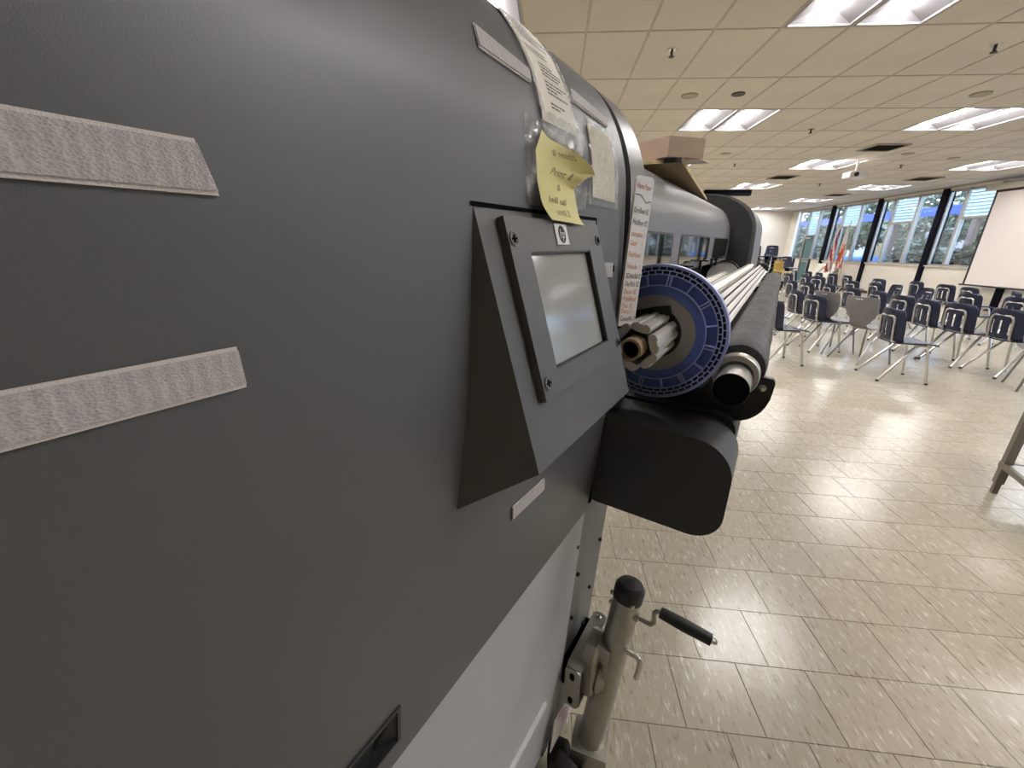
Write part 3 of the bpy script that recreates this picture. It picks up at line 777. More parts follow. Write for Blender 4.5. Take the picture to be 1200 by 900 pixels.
def make_grey_chair():
    root = empty('grey_chair')
    g = []
    # one bent sheet: seat front to back top; entries (x, z, half width)
    pr_ = [(0.23, 0.435, 0.20), (0.20, 0.452, 0.215), (0.08, 0.452, 0.225), (-0.04, 0.446, 0.20), (-0.13, 0.447, 0.15), (-0.18, 0.462, 0.125), (-0.205, 0.50, 0.118),
           (-0.222, 0.55, 0.14), (-0.235, 0.61, 0.195), (-0.25, 0.68, 0.225), (-0.265, 0.76, 0.228), (-0.277, 0.825, 0.222), (-0.282, 0.852, 0.20)]
    for x, z, hw in pr_:
        row = []
        for j in range(9):
            v = -1 + j / 4
            row.append((x + (0.045 * v * v if z > 0.5 else 0), v * hw, z + (0.012 * v * v if z < 0.47 else 0)))
        g.append(row)
    mb = MB(); mb.shell(g, thick=0.010); mb.build('seat_shell', M['grey_chair'], root, smooth=60)
    mb = MB()
    for y in (-0.05, -0.015, 0.02): mb.box(-0.296, -0.290, y, y + 0.02, 0.815, 0.825)
    mb.build('label_mark', M['white_plastic'], root, smooth=0)
    for s in (-1, 1):
        f = MB(); f.tube([(0.0, s * 0.13, 0.43), (0.10, s * 0.15, 0.425), (0.14, s * 0.16, 0.40), (0.21, s * 0.21, 0.0)], 0.012, 8); f.build('leg', M['grey_tube'], root)
        f = MB(); f.tube([(0.08, s * 0.12, 0.43), (-0.02, s * 0.14, 0.425), (-0.07, s * 0.15, 0.40), (-0.29, s * 0.22, 0.0)], 0.012, 8); f.build('leg', M['grey_tube'], root)
    return root
chair0 = None; yell0 = None
def chair(x, y, rot, label, group, z=0, kind='navy'):
    global chair0, yell0
    if kind == 'navy':
        if chair0 is None: chair0 = make_chair(M['navy'], M['chrome']); o = chair0
        else: o = copy_tree(chair0)
    else:
        if yell0 is None: yell0 = make_chair(M['mustard'], M['chrome']); o = yell0
        else: o = copy_tree(yell0)
    o.location = (x, y, z); o.rotation_euler = (0, 0, math.radians(rot)); tag(o, label, 'chair', group)
    return o
ORD = ['first', 'second', 'third', 'fourth', 'fifth', 'sixth', 'seventh', 'eighth', 'ninth', 'tenth', 'eleventh', 'twelfth', 'thirteenth', 'fourteenth', 'fifteenth']
# (x of the back top, y, turn) in four rows, each listed from the camera's right to left
ROWS = {
 'nearest': [(3.77, 4.98, -9), (3.72, 6.33, 8), (3.89, 7.15, -4)],
 'second': [(5.28, 5.33, -3), (5.16, 5.78, 2), (5.13, 6.24, -4), (5.19, 6.74, 3), (5.37, 7.5, -5), (5.29, 8.01, 3), (5.45, 8.9, -6), (5.2, 9.2, 4), (5.18, 9.75, -2)],
 'third': [(7.03, 7.0, 3), (6.85, 7.57, -3), (7.05, 8.54, 172), (7.05, 9.25, 168), (6.9, 9.75, -3), (6.75, 10.25, 4), (6.89, 11.75, 20), (6.86, 12.3, -3), (6.76, 12.95, 2)],
 'fourth': [(8.3, 7.6, 4), (8.2, 8.26, -30), (8.22, 9.14, -4), (8.41, 9.87, 3), (8.53, 10.79, -3), (8.2, 11.5, 3), (8.33, 12.89, -4), (8.47, 13.77, 3), (8.43, 14.4, -3), (8.55, 15.2, 2), (8.4, 15.8, -2)]}
RN = {'nearest': 'row nearest the printer', 'second': 'second row of seats', 'third': 'third row of seats', 'fourth': 'row closest to the windows'}
def put(bx, y, rot, label, group):
    a = math.radians(rot)
    return chair(bx + 0.25 * math.cos(a) if abs(rot) < 90 else bx - 0.25, y + 0.25 * math.sin(a) if abs(rot) < 90 else y, rot, label, group)
for rk, L in ROWS.items():
    for i, (bx, y, rot) in enumerate(L):
        st = 'facing the room' if abs(rot) > 90 else ('turned askew' if abs(rot) > 15 else 'with chrome legs')
        put(bx, y, rot, 'navy chair %s, %s from right, %s' % (st, ORD[i], RN[rk]), 'navy chairs in the ' + RN[rk])
put(2.74, 5.48, 2, 'navy chair half hidden by the black roller, only its seat in view', 'navy chairs in front of the rows')
gc = make_grey_chair(); gc.location = (4.19, 5.74, 0); gc.rotation_euler = (0, 0, math.radians(13)); tag(gc, 'grey plastic chair with tapered back, right one of the two', 'chair', 'grey chairs')
g2_ = copy_tree(gc); g2_.location = (4.13, 6.33, 0); g2_.rotation_euler = (0, 0, math.radians(9)); tag(g2_, 'grey plastic chair with tapered back, left one of the two', 'chair', 'grey chairs')
g3 = copy_tree(gc); g3.location = (5.30, 4.70, 0); g3.rotation_euler = (0, 0, math.radians(150)); tag(g3, 'grey chair cut off by the right edge, only its seat corner showing', 'chair', 'grey chairs')
# stacks at the far end
STN = ['lowest', 'second', 'third', 'fourth', 'fifth', 'sixth', 'seventh', 'topmost']
for (x, y, lab, n) in ((6.80, 15.3, 'left', 8), (7.32, 15.2, 'middle', 8), (7.80, 15.1, 'right', 5)):
    for q in range(n):
        chair(x + 0.012 * q, y, -84 + 3 * (q % 2), 'navy chair, %s in the %s stack near the far wall' % ('topmost' if q == n - 1 else STN[q], lab), 'stacked navy chairs', z=0.115 * q)
for q in range(4):
    chair(7.32, 14.3, -62, 'mustard yellow chair, %s of the yellow stack before the navy stacks' % ('topmost' if q == 3 else STN[q]), 'stacked mustard chairs', z=0.115 * q, kind='mustard')

# ------------------------------------------------------------------ utility cart at the right edge
cx, cy = 2.735, 2.41
ct = empty('utility_cart', (cx, cy, 0), (0, 0, math.radians(-22))); tag(ct, 'grey metal cart with white lower shelf at the right edge', 'cart')
LX, LY = 0.75, 0.5
for (x, y) in ((0, 0), (LX, 0), (0, -LY), (LX, -LY)):
    mb = MB(); mb.box(x - 0.019, x + 0.019, y - 0.019, y + 0.019, 0.07, 0.80); lg = mb.build('leg', M['cart'], ct, smooth=0)
    mb = MB(); mb.box(x - 0.013, x + 0.013, y - 0.013, y + 0.013, 0.0, 0.075); mb.build('leg_extension', M['cart'], lg, smooth=0)
for z, nm in ((0.17, 'lower_shelf'), (0.80, 'top_shelf')):
    mb = MB(); mb.box(0.0, LX, -LY, 0.0, z + 0.024, z + 0.03); sh = mb.build(nm, M['cart_shelf'], ct, smooth=0)
    mb = MB(); mb.box(-0.022, LX + 0.022, 0.0, 0.022, z, z + 0.032); mb.box(-0.022, LX + 0.022, -LY - 0.022, -LY, z, z + 0.032)
    mb.box(-0.022, 0.0, -LY, 0.0, z, z + 0.032); mb.box(LX, LX + 0.022, -LY, 0.0, z, z + 0.032)
    mb.build('shelf_rim', M['cart'], sh, smooth=0)

# ------------------------------------------------------------------ the printer and what hangs on it
# its own frame: X out of the front, Y along the machine, Z up; it stands turned and raised a little on its jacks
YAW, TILT = 0.46957, 0.017772
MW = Euler((TILT, 0, -YAW)).to_matrix()
def W_(q): return MW @ Vector(q) + Vector((0, 0, EYE))
def qthing(name, q0, label=None, cat=None, group=None):
    o = empty(name, W_(q0), (TILT, 0, -YAW)); tag(o, label, cat, group); return o
CP = [(-.80, .300), (-.60, .298), (-.48, .292), (-.40, .277), (-.35, .257), (-.30, .227), (-.262, .194), (-.236, .155), (-.219, .111), (-.212, .070), (-.207, -.021), (-.204, -.14), (-.211, -.311), (-.228, -.490)]
PL = [(p[0], p[1]) for p in catmull([(x, z, 0) for x, z in CP], 8)]
SL = [0.0]
for a, b in zip(PL, PL[1:]): SL.append(SL[-1] + math.hypot(b[0] - a[0], b[1] - a[1]))
def prof(s):
    s = max(0, min(SL[-1] - 1e-9, s))
    i = max(k for k in range(len(SL) - 1) if SL[k] <= s)
    t = (s - SL[i]) / (SL[i + 1] - SL[i]); a, b = PL[i], PL[i + 1]
    return a[0] + (b[0] - a[0]) * t, a[1] + (b[1] - a[1]) * t
def surf(y, s, h=0.0):
    """point on the end cover: y along the machine, s down the curved front, h proud of it"""
    x, z = prof(s); x0, z0 = prof(s - 0.004); x1, z1 = prof(s + 0.004)
    tx, tz = x1 - x0, z1 - z0; L = math.hypot(tx, tz)
    return (x - tz / L * h, y, z + tx / L * h)
def quad_fn(A, B, Cc, D, h):
    """u 0..1 left to right, v 0..1 top to bottom between corners (y, s): A top left, B top right, C bottom right, D bottom left"""
    def fn(u, v, e=0.0):
        y = (A[0] * (1 - u) + B[0] * u) * (1 - v) + (D[0] * (1 - u) + Cc[0] * u) * v
        s = (A[1] * (1 - u) + B[1] * u) * (1 - v) + (D[1] * (1 - u) + Cc[1] * u) * v
        return surf(y, s, h + e)
    return fn
P0 = (-0.45, 1.5, -1.385)
printer = qthing('wide_format_printer', P0, 'large dark grey wide format printer filling the left of the photo', 'printer')
def part(mb, name, m, parent=None, smooth=35, fix=True): return mb.build(name, m, parent or printer, P0, smooth, fix)
Yd = 0.64
# end cover with a recessed grip
hy0, hy1, hs0, hs1 = 0.0, 0.155, 1.180, 1.2245
ys = [-0.28, hy0, hy1, 0.40, Yd - 0.006, Yd]
ss = sorted(set([round(SL[i], 5) for i in range(0, len(SL), 1)] + [hs0, hs1]))
ss = [s for i, s in enumerate(ss) if i == 0 or s in (hs0, hs1) or min(abs(s - hs0), abs(s - hs1)) > 0.004]
grid = []
for y in ys:
    hh = -0.004 if y == Yd else 0.0
    grid.append([surf(y, s, hh) for s in ss])
ih = (ys.index(hy0), [k for k, s in enumerate(ss) if hs0 - 1e-6 <= s < hs1 - 1e-6])
mb = MB(); mb.shell(grid, mask=lambda i, j: not (i == ih[0] and j in ih[1]), thick=0.004)
cov = part(mb, 'end_cover', M['cover'], smooth=30)
mb = MB()
hx = [surf(hy0, hs0), surf(hy1, hs0), surf(hy1, hs1), surf(hy0, hs1)]
hb_ = [surf(hy0, hs0 + .004, -0.028), surf(hy1 - 0.02, hs0 + .004, -0.028), surf(hy1 - 0.02, hs1, -0.010), surf(hy0, hs1, -0.010)]
mb.add(hx + hb_, [(0, 1, 5, 4), (1, 2, 6, 5), (2, 3, 7, 6), (3, 0, 4, 7), (4, 5, 6, 7)])
part(mb, 'recessed_grip', M['black_matte'], cov, smooth=0)
mb = MB()
for (a, b, c, d) in ((hy0, hy1 + .004, hs0 - .004, hs0), (hy0, hy1 + .004, hs1, hs1 + .003), (hy1, hy1 + .004, hs0, hs1)):
    mb.shell([[surf(a, c), surf(a, d)], [surf(b, c), surf(b, d)]], thick=-0.002)
part(mb, 'grip_rim', M['dark_face'], cov, smooth=0)
# inner block behind the cover, end plates
def body_poly(off): return [(x + off[0], z + off[1]) for x, z in PL[::2]] + [(-.80, -.49)]
mb = MB(); mb.prism([(x - 0.012, z - 0.012) for x, z in PL[::2]] + [(-.80, -.49)], lambda u, v, t: (u, t, v), -0.26, 0.70); part(mb, 'inner_frame', M['black_matte'])
# trim band beyond the dark gap
mb = MB(); mb.prism(PL + [(-.80, -.49)], lambda u, v, t: (u - 0.001, t, v), 0.662, 0.742); part(mb, 'trim_band', M['band'], smooth=30)
# lower front: light panel, post, trim strip
def low(y, z, h=0.0): return (-0.233 - 0.0497 * (-0.495 - z) + h, y, z)
mb = MB(); mb.shell([[low(-0.28, -0.50), low(Yd, -0.50)], [low(-0.28, -1.19), low(Yd, -1.19)]], thick=0.008, direction=(-1, 0, 0)); lp = part(mb, 'lower_panel', M['panel_light'], smooth=0)
mb = MB(); mb.obox((low(0.2, -0.955)[0] + 0.003, 0.22, -0.962), (0.003, 0, 0), (0, 0.335, 0), (0, 0, 0.006)); part(mb, 'white_trim_strip', M['white_plastic'], lp, smooth=0)
mb = MB(); mb.prism([(low(0, -0.47)[0] - 0.004, -0.47), (low(0, -1.24)[0] - 0.004, -1.24), (-0.70, -1.24), (-0.70, -0.47)], lambda u, v, t: (u, t, v), 0.645, 0.815); post = part(mb, 'stand_post', M['leg_metal'], smooth=0)
for (y, z) in ((.628, -.58), (.660, -.68), (.79, -.68), (.765, -.81), (.66, -.81), (.80, -.56), (.76, -.93)):
    hp = low(y, z, 0.0)
    mb = MB(); mb.lathe([(0.0045, -0.005), (0.0045, 0.0015), (0.0025, 0.003), (0, 0.003)], hp, (1, 0, 0), 10); part(mb, 'screw', M['black'], post)
mb = MB(); mb.box(-0.68, -0.33, -0.26, 0.64, -1.15, -0.49); part(mb, 'stand_body', M['black_matte'], smooth=0)
for y in (-0.15, 0.73, 3.3):
    mb = MB(); mb.box(-0.66, -0.30, y - 0.07, y + 0.07, -1.36 - 0.0178 * (y - .0) , -1.15 if y < 1 else -0.47); part(mb, 'stand_foot', M['black_matte'], smooth=0)
# warning label on a slanted foot plate
mb = MB(); mb.prism([(.668, -1.090), (.740, -1.178), (.612, -1.175), (.583, -1.170), (.595, -1.072)], lambda u, v, t: (t, u, v), -.2475, -.2455)
wl = part(mb, 'warning_label', M['board'], smooth=0); wl['label'] = 'white warning label with red print'
mb = MB()
for q in range(4):
    A = Vector((-.2452, .655 + .016 * q, -1.095 - .018 * q)); B = Vector((-.2452, .600 + .010 * q, -1.088 - .022 * q)); d = B - A
    n_ = Vector((0, 0, .0022)); w = .7 - .12 * (q % 2)
    mb.add([A + d * .08 + n_, A + d * w + n_, A + d * w - n_, A + d * .08 - n_], [(0, 1, 2, 3)])
part(mb, 'label_print', M['red_ink'], wl, smooth=0, fix=False)

# hook strips
def strip(A, B, Cc, D, label=None, n=10):
    fn = quad_fn(A, B, Cc, D, 0.0004)
    mb = MB(); mb.shell([[fn(i / n, .08 + .84 * j / 6) for j in range(7)] for i in range(n + 1)], thick=-0.0022); st = part(mb, 'hook_strip', M['hook'], smooth=30)
    mb = MB(); mb.shell([[fn(i / n, j / 2 * .1) for j in range(3)] for i in range(n + 1)], thick=-0.0013); mb.shell([[fn(i / n, .9 + j / 2 * .1) for j in range(3)] for i in range(n + 1)], thick=-0.0013)
    part(mb, 'selvage', M['selvage'], st, smooth=30)
    if label: st['label'] = label
strip((-0.08, .7337), (.087, .7338), (.0915, .7545), (-0.08, .7543), 'near upper woven strip')
strip((-0.08, .8188), (.0842, .8186), (.0844, .8382), (-0.08, .8387), 'near lower woven strip')
strip((.3325, 1.0610), (.4095, 1.0640), (.4123, 1.0841), (.3342, 1.0815), 'short strip below the display housing')
strip((.3078, .6094), (.3858, .6185), (.3800, .6330), (.3036, .6299), 'frayed strip left of the typed sheet')
strip((.4895, .6045), (.5947, .6120), (.5818, .6274), (.4793, .6223), 'frayed strip above the cream note')
fn = quad_fn((.551, .798), (.588, .799), (.588, .8195), (.560, .8170), 0.0004)
mb = MB(); mb.shell([[fn(i / 3, j / 3) for j in range(4)] for i in range(4)], thick=-0.0018); part(mb, 'hook_strip', M['hook'])['label'] = 'small white tab beside the display housing'
fn = quad_fn((.593, .803), (.598, .803), (.598, .812), (.593, .812), 0.0002)
mb = MB(); mb.shell([[fn(i, j) for j in range(2)] for i in range(2)], thick=-0.0008); part(mb, 'key_slot', M['void'])

# display housing: wedge with a bezel plate, screen, screws and badge
hA, hB = (-.2092, .0252), (-.142, -.191)                    # top edge and lower lip, X Z
fl = math.hypot(hB[0] - hA[0], hB[1] - hA[1]); fx, fz = (hB[0] - hA[0]) / fl, (hB[1] - hA[1]) / fl
def face(y, t, h=0.0): return (hA[0] + fx * t - fz * h, y, hA[1] + fz * t + fx * h)
YL, YR = 0.2693, 0.5190
mb = MB()
L_ = [face(YL, 0), face(YL, fl), (-.2072, .234, -.2325), (-.245, .234, -.2325), (-.245, YL, .0252)]
R_ = [face(YR, 0), face(YR, fl), (-.2072, YR, -.2325), (-.245, YR, -.2325), (-.245, YR, .0252)]
mb.add(L_ + R_, [(0, 1, 6, 5), (1, 2, 7, 6), (2, 3, 8, 7), (3, 4, 9, 8), (4, 0, 5, 9), (0, 2, 1), (0, 4, 3, 2), (5, 6, 7), (5, 7, 8, 9)])
hou = part(mb, 'display_housing', M['housing'], smooth=0)
# dark strips painted as the shaded gap around the housing top
mb = MB()
e0 = [surf(YL - .004, .7425, .0007), surf(YR + .004, .7425, .0007), surf(YR + .004, .7460, .0007), surf(YL - .004, .7460, .0007)]
mb.add(e0, [(0, 1, 2, 3)]); mb.add([surf(YR + .0003, .7425, .0007), surf(YR + .004, .7425, .0007), surf(YR + .004, .770, .0007), surf(YR + .0003, .770, .0007)], [(0, 1, 2, 3)])
part(mb, 'housing_gap_shade', M['void'], smooth=0, fix=False)
# bezel plate: frame with opening
by0, by1, bt0, bt1 = .2970, .5040, .0085, .1700
sy0, sy1, st0, st1 = .3290, .4650, .0385, .1470
TH = 0.007
mb = MB()
ygrid = [by0, sy0, sy1, by1]; tgrid = [bt0, st0, st1, bt1]
mb.shell([[face(y, t, 0.0) for t in tgrid] for y in ygrid], mask=lambda i, j: not (i == 1 and j == 1), thick=TH, direction=(-fz, 0, fx))
bez = part(mb, 'bezel_plate', M['housing'], hou.parent, smooth=0)
mb = MB(); mb.shell([[face(y, t, 0.0003) for t in (st0, st1)] for y in (sy0, sy1)], thick=0.001, direction=(-fz, 0, fx)); part(mb, 'display_screen', M['screen_glass'], smooth=0)
mb = MB()
g = 0.0016
for (a, b, c, d) in ((sy0, sy1, st0, st0 + g), (sy0, sy1, st1 - g, st1), (sy0, sy0 + g, st0, st1), (sy1 - g, sy1, st0, st1)):
    mb.shell([[face(a, c, .0013), face(a, d, .0013)], [face(b, c, .0013), face(b, d, .0013)]], thick=TH - .0022, direction=(-fz, 0, fx))
part(mb, 'screen_gasket', M['black'], bez, smooth=0)
nf = (-fz, 0, fx)
for (y, t) in ((.3050, .0275), (.4935, .0275), (.3065, .1550), (.4945, .1550)):
    c = face(y, t, TH)
    mb = MB(); mb.lathe([(0.0062, 0.0), (0.0062, 0.0012), (0.0052, 0.0012), (0.0050, 0.0006), (0, 0.0006)], c, nf, 16); sw = part(mb, 'screw', M['leg_metal'], bez)
    mb = MB()
    for q in (0, 1):
        d1 = Vector((0, 1, 0)) if q else Vector((fx, 0, fz)); d2 = Vector((fx, 0, fz)) if q else Vector((0, 1, 0))
        mb.obox(Vector(c) + Vector(nf) * .0011, d1 * .0032, d2 * .0007, Vector(nf) * .0006)
    part(mb, 'cross_slot', M['void'], sw, smooth=0)
# badge
def bfn(u, v, h=0.0): return face(.3842 + u, .0120 + v, TH + .0004 + h)
mb = MB(); mb.shell([[bfn(0, 0), bfn(0, .0205)], [bfn(.0272, 0), bfn(.0272, .0205)]], thick=.0006, direction=nf); bd_ = part(mb, 'logo_badge', M['white_plastic'], bez, smooth=0); bd_['label'] = 'white badge with round black logo'
mb = MB(); mb.add([bfn(.0137 + .0080 * math.cos(a * PI / 16), .0103 + .0088 * math.sin(a * PI / 16), .0007) for a in range(32)], [tuple(range(32))]); part(mb, 'logo_disc', M['ink'], bd_, smooth=0, fix=False)
mb = MB()
add_text(mb, 'hp', .0150, lambda u, v: bfn(u, .0143 - v * .92, .0009), .0072, 0.0, shear=0.35, width=.0125)
part(mb, 'logo_letters', M['white_plastic'], bd_, smooth=0, fix=False)

# bottom bar cover beside the end cover
barp = rounded(-.222, -.001, -.470, -.292, [.062, .006, .006, .050], 10)
mb = MB(); mb.prism(barp, lambda u, v, t: (u, t, v), Yd + .002, .752); bc = part(mb, 'bar_end_cover', M['bar'], smooth=30)
mb = MB(); mb.prism(rounded(-.225, -.012, -.465, -.287, [.03, .004, .004, .04], 8), lambda u, v, t: (u, t, v), .755, 3.12); part(mb, 'front_bar', M['black_matte'], smooth=30)
mb = MB(); mb.prism(rounded(-.223, .0, -.468, -.29, [.055, .006, .006, .045], 8), lambda u, v, t: (u, t, v), 3.125, 3.25); part(mb, 'bar_end_cover', M['bar'], smooth=30)
mb = MB(); mb.lathe([(0.006, 0), (0.006, .003), (0, .004)], (-.165, .80, -.287), (0, 0, 1), 10); part(mb, 'screw', M['steel'])
mb = MB(); mb.box(-.2275, -.2235, .636, .644, -.475, -.30); part(mb, 'edge_gap', M['void'], smooth=0)

# main body: hood, windows, hollow below
BX = -.325
hood = [(-.80, .236), (-.52, .236), (-.455, .229), (-.405, .208), (-.370, .178), (-.345, .138), (-.330, .090), (BX, .035), (BX, -.105), (-.345, -.112), (-.43, -.115), (-.80, -.115)]
hd = [(p.x, p.y) for p in catmull([(x, z, 0) for x, z in hood[1:8]], 5)]
mb = MB(); mb.prism([hood[0]] + hd + hood[8:], lambda u, v, t: (u, t, v), .742, 3.15); part(mb, 'main_hood', M['cover2'], smooth=30)
mb = MB(); mb.prism([(-.80, -.115), (-.46, -.115), (-.46, -.22), (-.40, -.262), (-.24, -.292), (-.24, -.46), (-.80, -.46)], lambda u, v, t: (u, t, v), .70, 3.15); part(mb, 'platen_body', M['dark_face'], smooth=0)
for (a, b) in ((.80, 1.51), (1.63, 2.32), (2.47, 3.09)):
    ol = rounded(a, b, -.083, .029, .022, 4)
    mb = MB(); mb.prism(ol, lambda u, v, t: (t, u, v), BX - .002, BX + .0012); wf = part(mb, 'window_rim', M['black'], smooth=0)
    mb = MB(); mb.prism(rounded(a + .012, b - .012, -.077, .023, .016, 4), lambda u, v, t: (t, u, v), BX + .001, BX + .0024); part(mb, 'printer_window', M['win_dark'], wf, smooth=0)
for y, dz in ((1.45, 0), (1.75, .01), (2.1, .02), (2.45, .015), (2.62, .02)):
    mb = MB(); mb.box(-.326, -.285, y - .010, y + .010, -.100 + dz, -.094 + dz); mb.box(-.322, -.312, y - .006, y + .006, -.118, -.096 + dz)
    part(mb, 'media_clamp', M['black'], smooth=0)
# far end unit
fpl = [(x + .008, z + .004) for x, z in PL]
mb = MB(); mb.prism(fpl + [(-.80, -.49)], lambda u, v, t: (u, t, v), 3.15, 3.20); part(mb, 'far_side_plate', M['dark_face'], smooth=30)
mb = MB(); mb.prism([(x + .028, z + .012) for x, z in PL] + [(-.80, -.52)], lambda u, v, t: (u, t, v), 3.20, 4.0); part(mb, 'far_end_cover', M['cover2'], smooth=30)
mb = MB(); mb.box(-.70, -.27, 3.2, 4.0, -1.25, -.5); part(mb, 'far_stand', M['leg_metal'], smooth=0)
# ribbed guide bar along the front
def ribbed(c, y0, y1, r, lobes, name, m, parent=None, part_=True):
    pts = []
    for k in range(lobes):
        a0 = 2 * PI * k / lobes
        for (da, rr) in ((-.42, .62), (-.36, 1.0), (-.06, 1.04), (.06, 1.04), (.36, 1.0), (.42, .62)):
            a = a0 + da * 2 * PI / lobes * 1.0
            pts.append((c[0] + r * rr * math.cos(a), c[1] + r * rr * math.sin(a)))
    mb = MB(); mb.prism(pts, lambda u, v, t: (u, t, v), y0, y1); return mb
mb = MB(); mb.tube([(-.105, .80, -.157), (-.105, 3.05, -.157)], .016, 16); gb = part(mb, 'guide_core', M['dark_face'])
for cx_, cz_ in ((-.117, -.132), (-.1035, -.1425), (-.0905, -.1535), (-.0785, -.1635)):
    mb = MB(); mb.prism(rounded(-.0062, .0062, -.0062, .0062, .002, 2), lambda u, v, t: (cx_ + .75 * u - .66 * v, t, cz_ + .66 * u + .75 * v), .80, 3.05); part(mb, 'guide_rail', M['alu'], gb, smooth=20)
mb = MB(); mb.lathe([(0, .0), (.034, 0), (.034, .05), (0, .05)], (-.100, 3.05, -.150), (0, 1, 0), 16); part(mb, 'bar_bearing', M['black'], gb)
# roller bracket
br = [(-.20, -.300), (-.02, -.300), (-.008, -.297), (.002, -.292), (.011, -.284), (.018, -.275), (.023, -.264), (.027, -.250), (.028, -.238), (.029, -.222), (.0275, -.217), (.024, -.214), (.013, -.213), (.002, -.212), (-.002, -.214), (-.004, -.219), (-.005, -.230), (-.009, -.242), (-.018, -.250), (-.030, -.253), (-.045, -.250), (-.060, -.243), (-.070, -.235), (-.08, -.25), (-.20, -.27)]
for yy in (.775, 3.02):
    mb = MB(); mb.prism(br, lambda u, v, t: (u, t, v), yy, yy + .012); bk = part(mb, 'roller_bracket', M['black'], smooth=0)
    mb = MB(); mb.lathe([(.0062, 0), (.0062, .003), (.004, .0045), (0, .0045)], (.012, yy, -.231), (0, -1, 0), 14); part(mb, 'bolt', M['steel'], bk)

# ---- felt covered roller (lifts out of its brackets)
rc = (-.0300, -.2135)
roll = qthing('felt_roller', (rc[0], .70, rc[1]), 'black felt covered roller with a silver open end along the printer front', 'roller')
q0 = (rc[0], .70, rc[1])
def rp(mb, name, m, parent=None, smooth=35): return mb.build(name, m, parent or roll, q0, smooth)
mb = MB(); mb.lathe([(.0249, 0), (.0262, 0), (.0262, .10), (.0249, .10)], (rc[0], .678, rc[1]), (0, 1, 0), 36, closed=True); rp(mb, 'end_tube', M['zinc'])
mb = MB(); mb.lathe([(.0258, -.0012), (0, -.0012), (0, .09), (.0249, .09)], (rc[0], .678, rc[1]), (0, 1, 0), 28, closed=True); rp(mb, 'end_plug', M['void'])
mb = MB(); mb.lathe([(.0263, 0), (.034, 0), (.0355, .003), (.0355, .022), (.0263, .022)], (rc[0], .738, rc[1] + .006), (0, 1, 0), 36, closed=True); rp(mb, 'collar', M['zinc'])
mb = MB(); pr_ = [(.030, .775), (.041, .777), (.0428, .785)] + [(.0428 + .0006 * math.sin(k * 1.7) + .0004 * math.sin(k * .6), .80 + k * .02) for k in range(110)] + [(.041, 3.01), (.026, 3.012)]
mb.lathe([(r, y) for r, y in pr_], (rc[0], 0, rc[1] + .010), (0, 1, 0), 40); rp(mb, 'felt_sleeve', M['felt'], smooth=60)

# ---- take-up spindle with the blue flange
ac = (-.1672, -.1525)
q0 = (ac[0], .73, ac[1])
spn = qthing('roll_spindle', q0, 'silver ribbed roll spindle carrying the blue plastic flange', 'spindle')
def sp_(mb, name, m, parent=None, smooth=35, fix=True): return mb.build(name, m, parent or spn, (ac[0], .73, ac[1]), smooth, fix)
mb = MB(); mb.tube([(ac[0], .622, ac[1]), (ac[0], .76, ac[1])], .0235, 24); sp_(mb, 'shaft_core', M['black'])
for k in range(6):
    a = math.radians(18 + 60 * k); d_ = Vector((math.cos(a), 0, math.sin(a))); t_ = Vector((-math.sin(a), 0, math.cos(a))); c_ = Vector((ac[0], 0, ac[1]))
    o_ = [(-.0135, .026), (-.0150, .033), (-.0120, .0365), (-.0050, .0385), (-.0040, .0365), (.0040, .0365), (.0050, .0385), (.0120, .0365), (.0150, .033), (.0135, .026), (.006, .0245), (-.006, .0245)]
    mb = MB(); mb.prism(o_, lambda u, v, t: tuple(c_ + t_ * u + d_ * v + Vector((0, t, 0))), .606 + .006 * (k % 3), .757); sp_(mb, 'shaft_rib', M['alu'], smooth=0)
mb = ribbed((ac[0], ac[1] + .006), .76, 3.06, .027, 6, '', None); sp_(mb, 'long_shaft', M['alu'], smooth=25)
mb = MB(); mb.lathe([(.0135, 0), (.0172, 0), (.0172, .06), (.0135, .06)], (ac[0], .588, ac[1]), (0, 1, 0), 28, closed=True); cbt = sp_(mb, 'core_tube', M['cardboard']); cbt['label'] = 'brown open tube end'
mb = MB(); mb.lathe([(.0136, .014), (0, .014), (0, .05), (.0136, .05)], (ac[0], .588, ac[1]), (0, 1, 0), 20, closed=True); sp_(mb, 'tube_bore', M['void'])
R = .1183; yf = .73
fl_ = MB(); fl_.lathe([(.0445, .0), (.0675, 0), (.0675, .014), (.0445, .014)], (ac[0], yf + .004, ac[1]), (0, 1, 0), 48, closed=True); sp_(fl_, 'grey_hub', M['grey_disc'])
mb = MB(); mb.lathe([(.0300, .006), (.0446, .006), (.0446, .016), (.0300, .016)], (ac[0], yf, ac[1]), (0, 1, 0), 36, closed=True); sp_(mb, 'hub_core', M['black'])
mb = MB(); mb.obox((ac[0] + .010, yf + .001, ac[1] + .041), (.012, 0, .002), (0, .006, 0), (-.002, 0, .008)); mb.obox((ac[0] - .022, yf + .002, ac[1] + .037), (.02, 0, .006), (0, .005, 0), (-.002, 0, .004))
sp_(mb, 'locking_lever', M['black'], smooth=0)
mb = MB(); mb.lathe([(.0675, .0025), (.0826, .0025), (.0826, .016), (.0675, .016)], (ac[0], yf, ac[1]), (0, 1, 0), 56, closed=True); flg = sp_(mb, 'blue_flange', M['blue'])
mb = MB(); mb.lathe([(.0827, .0075), (R - .001, .0075), (R - .001, .016), (.0827, .016)], (ac[0], yf, ac[1]), (0, 1, 0), 72, closed=True); sp_(mb, 'flange_web', M['blue'], flg)
mb = MB(); mb.lathe([(.1015, .0040), (.1165, .0040), (.1165, .0074), (.1015, .0074)], (ac[0], yf, ac[1]), (0, 1, 0), 72, closed=True); sp_(mb, 'pocket_floor', M['blue_shade'], flg)
mb = MB()
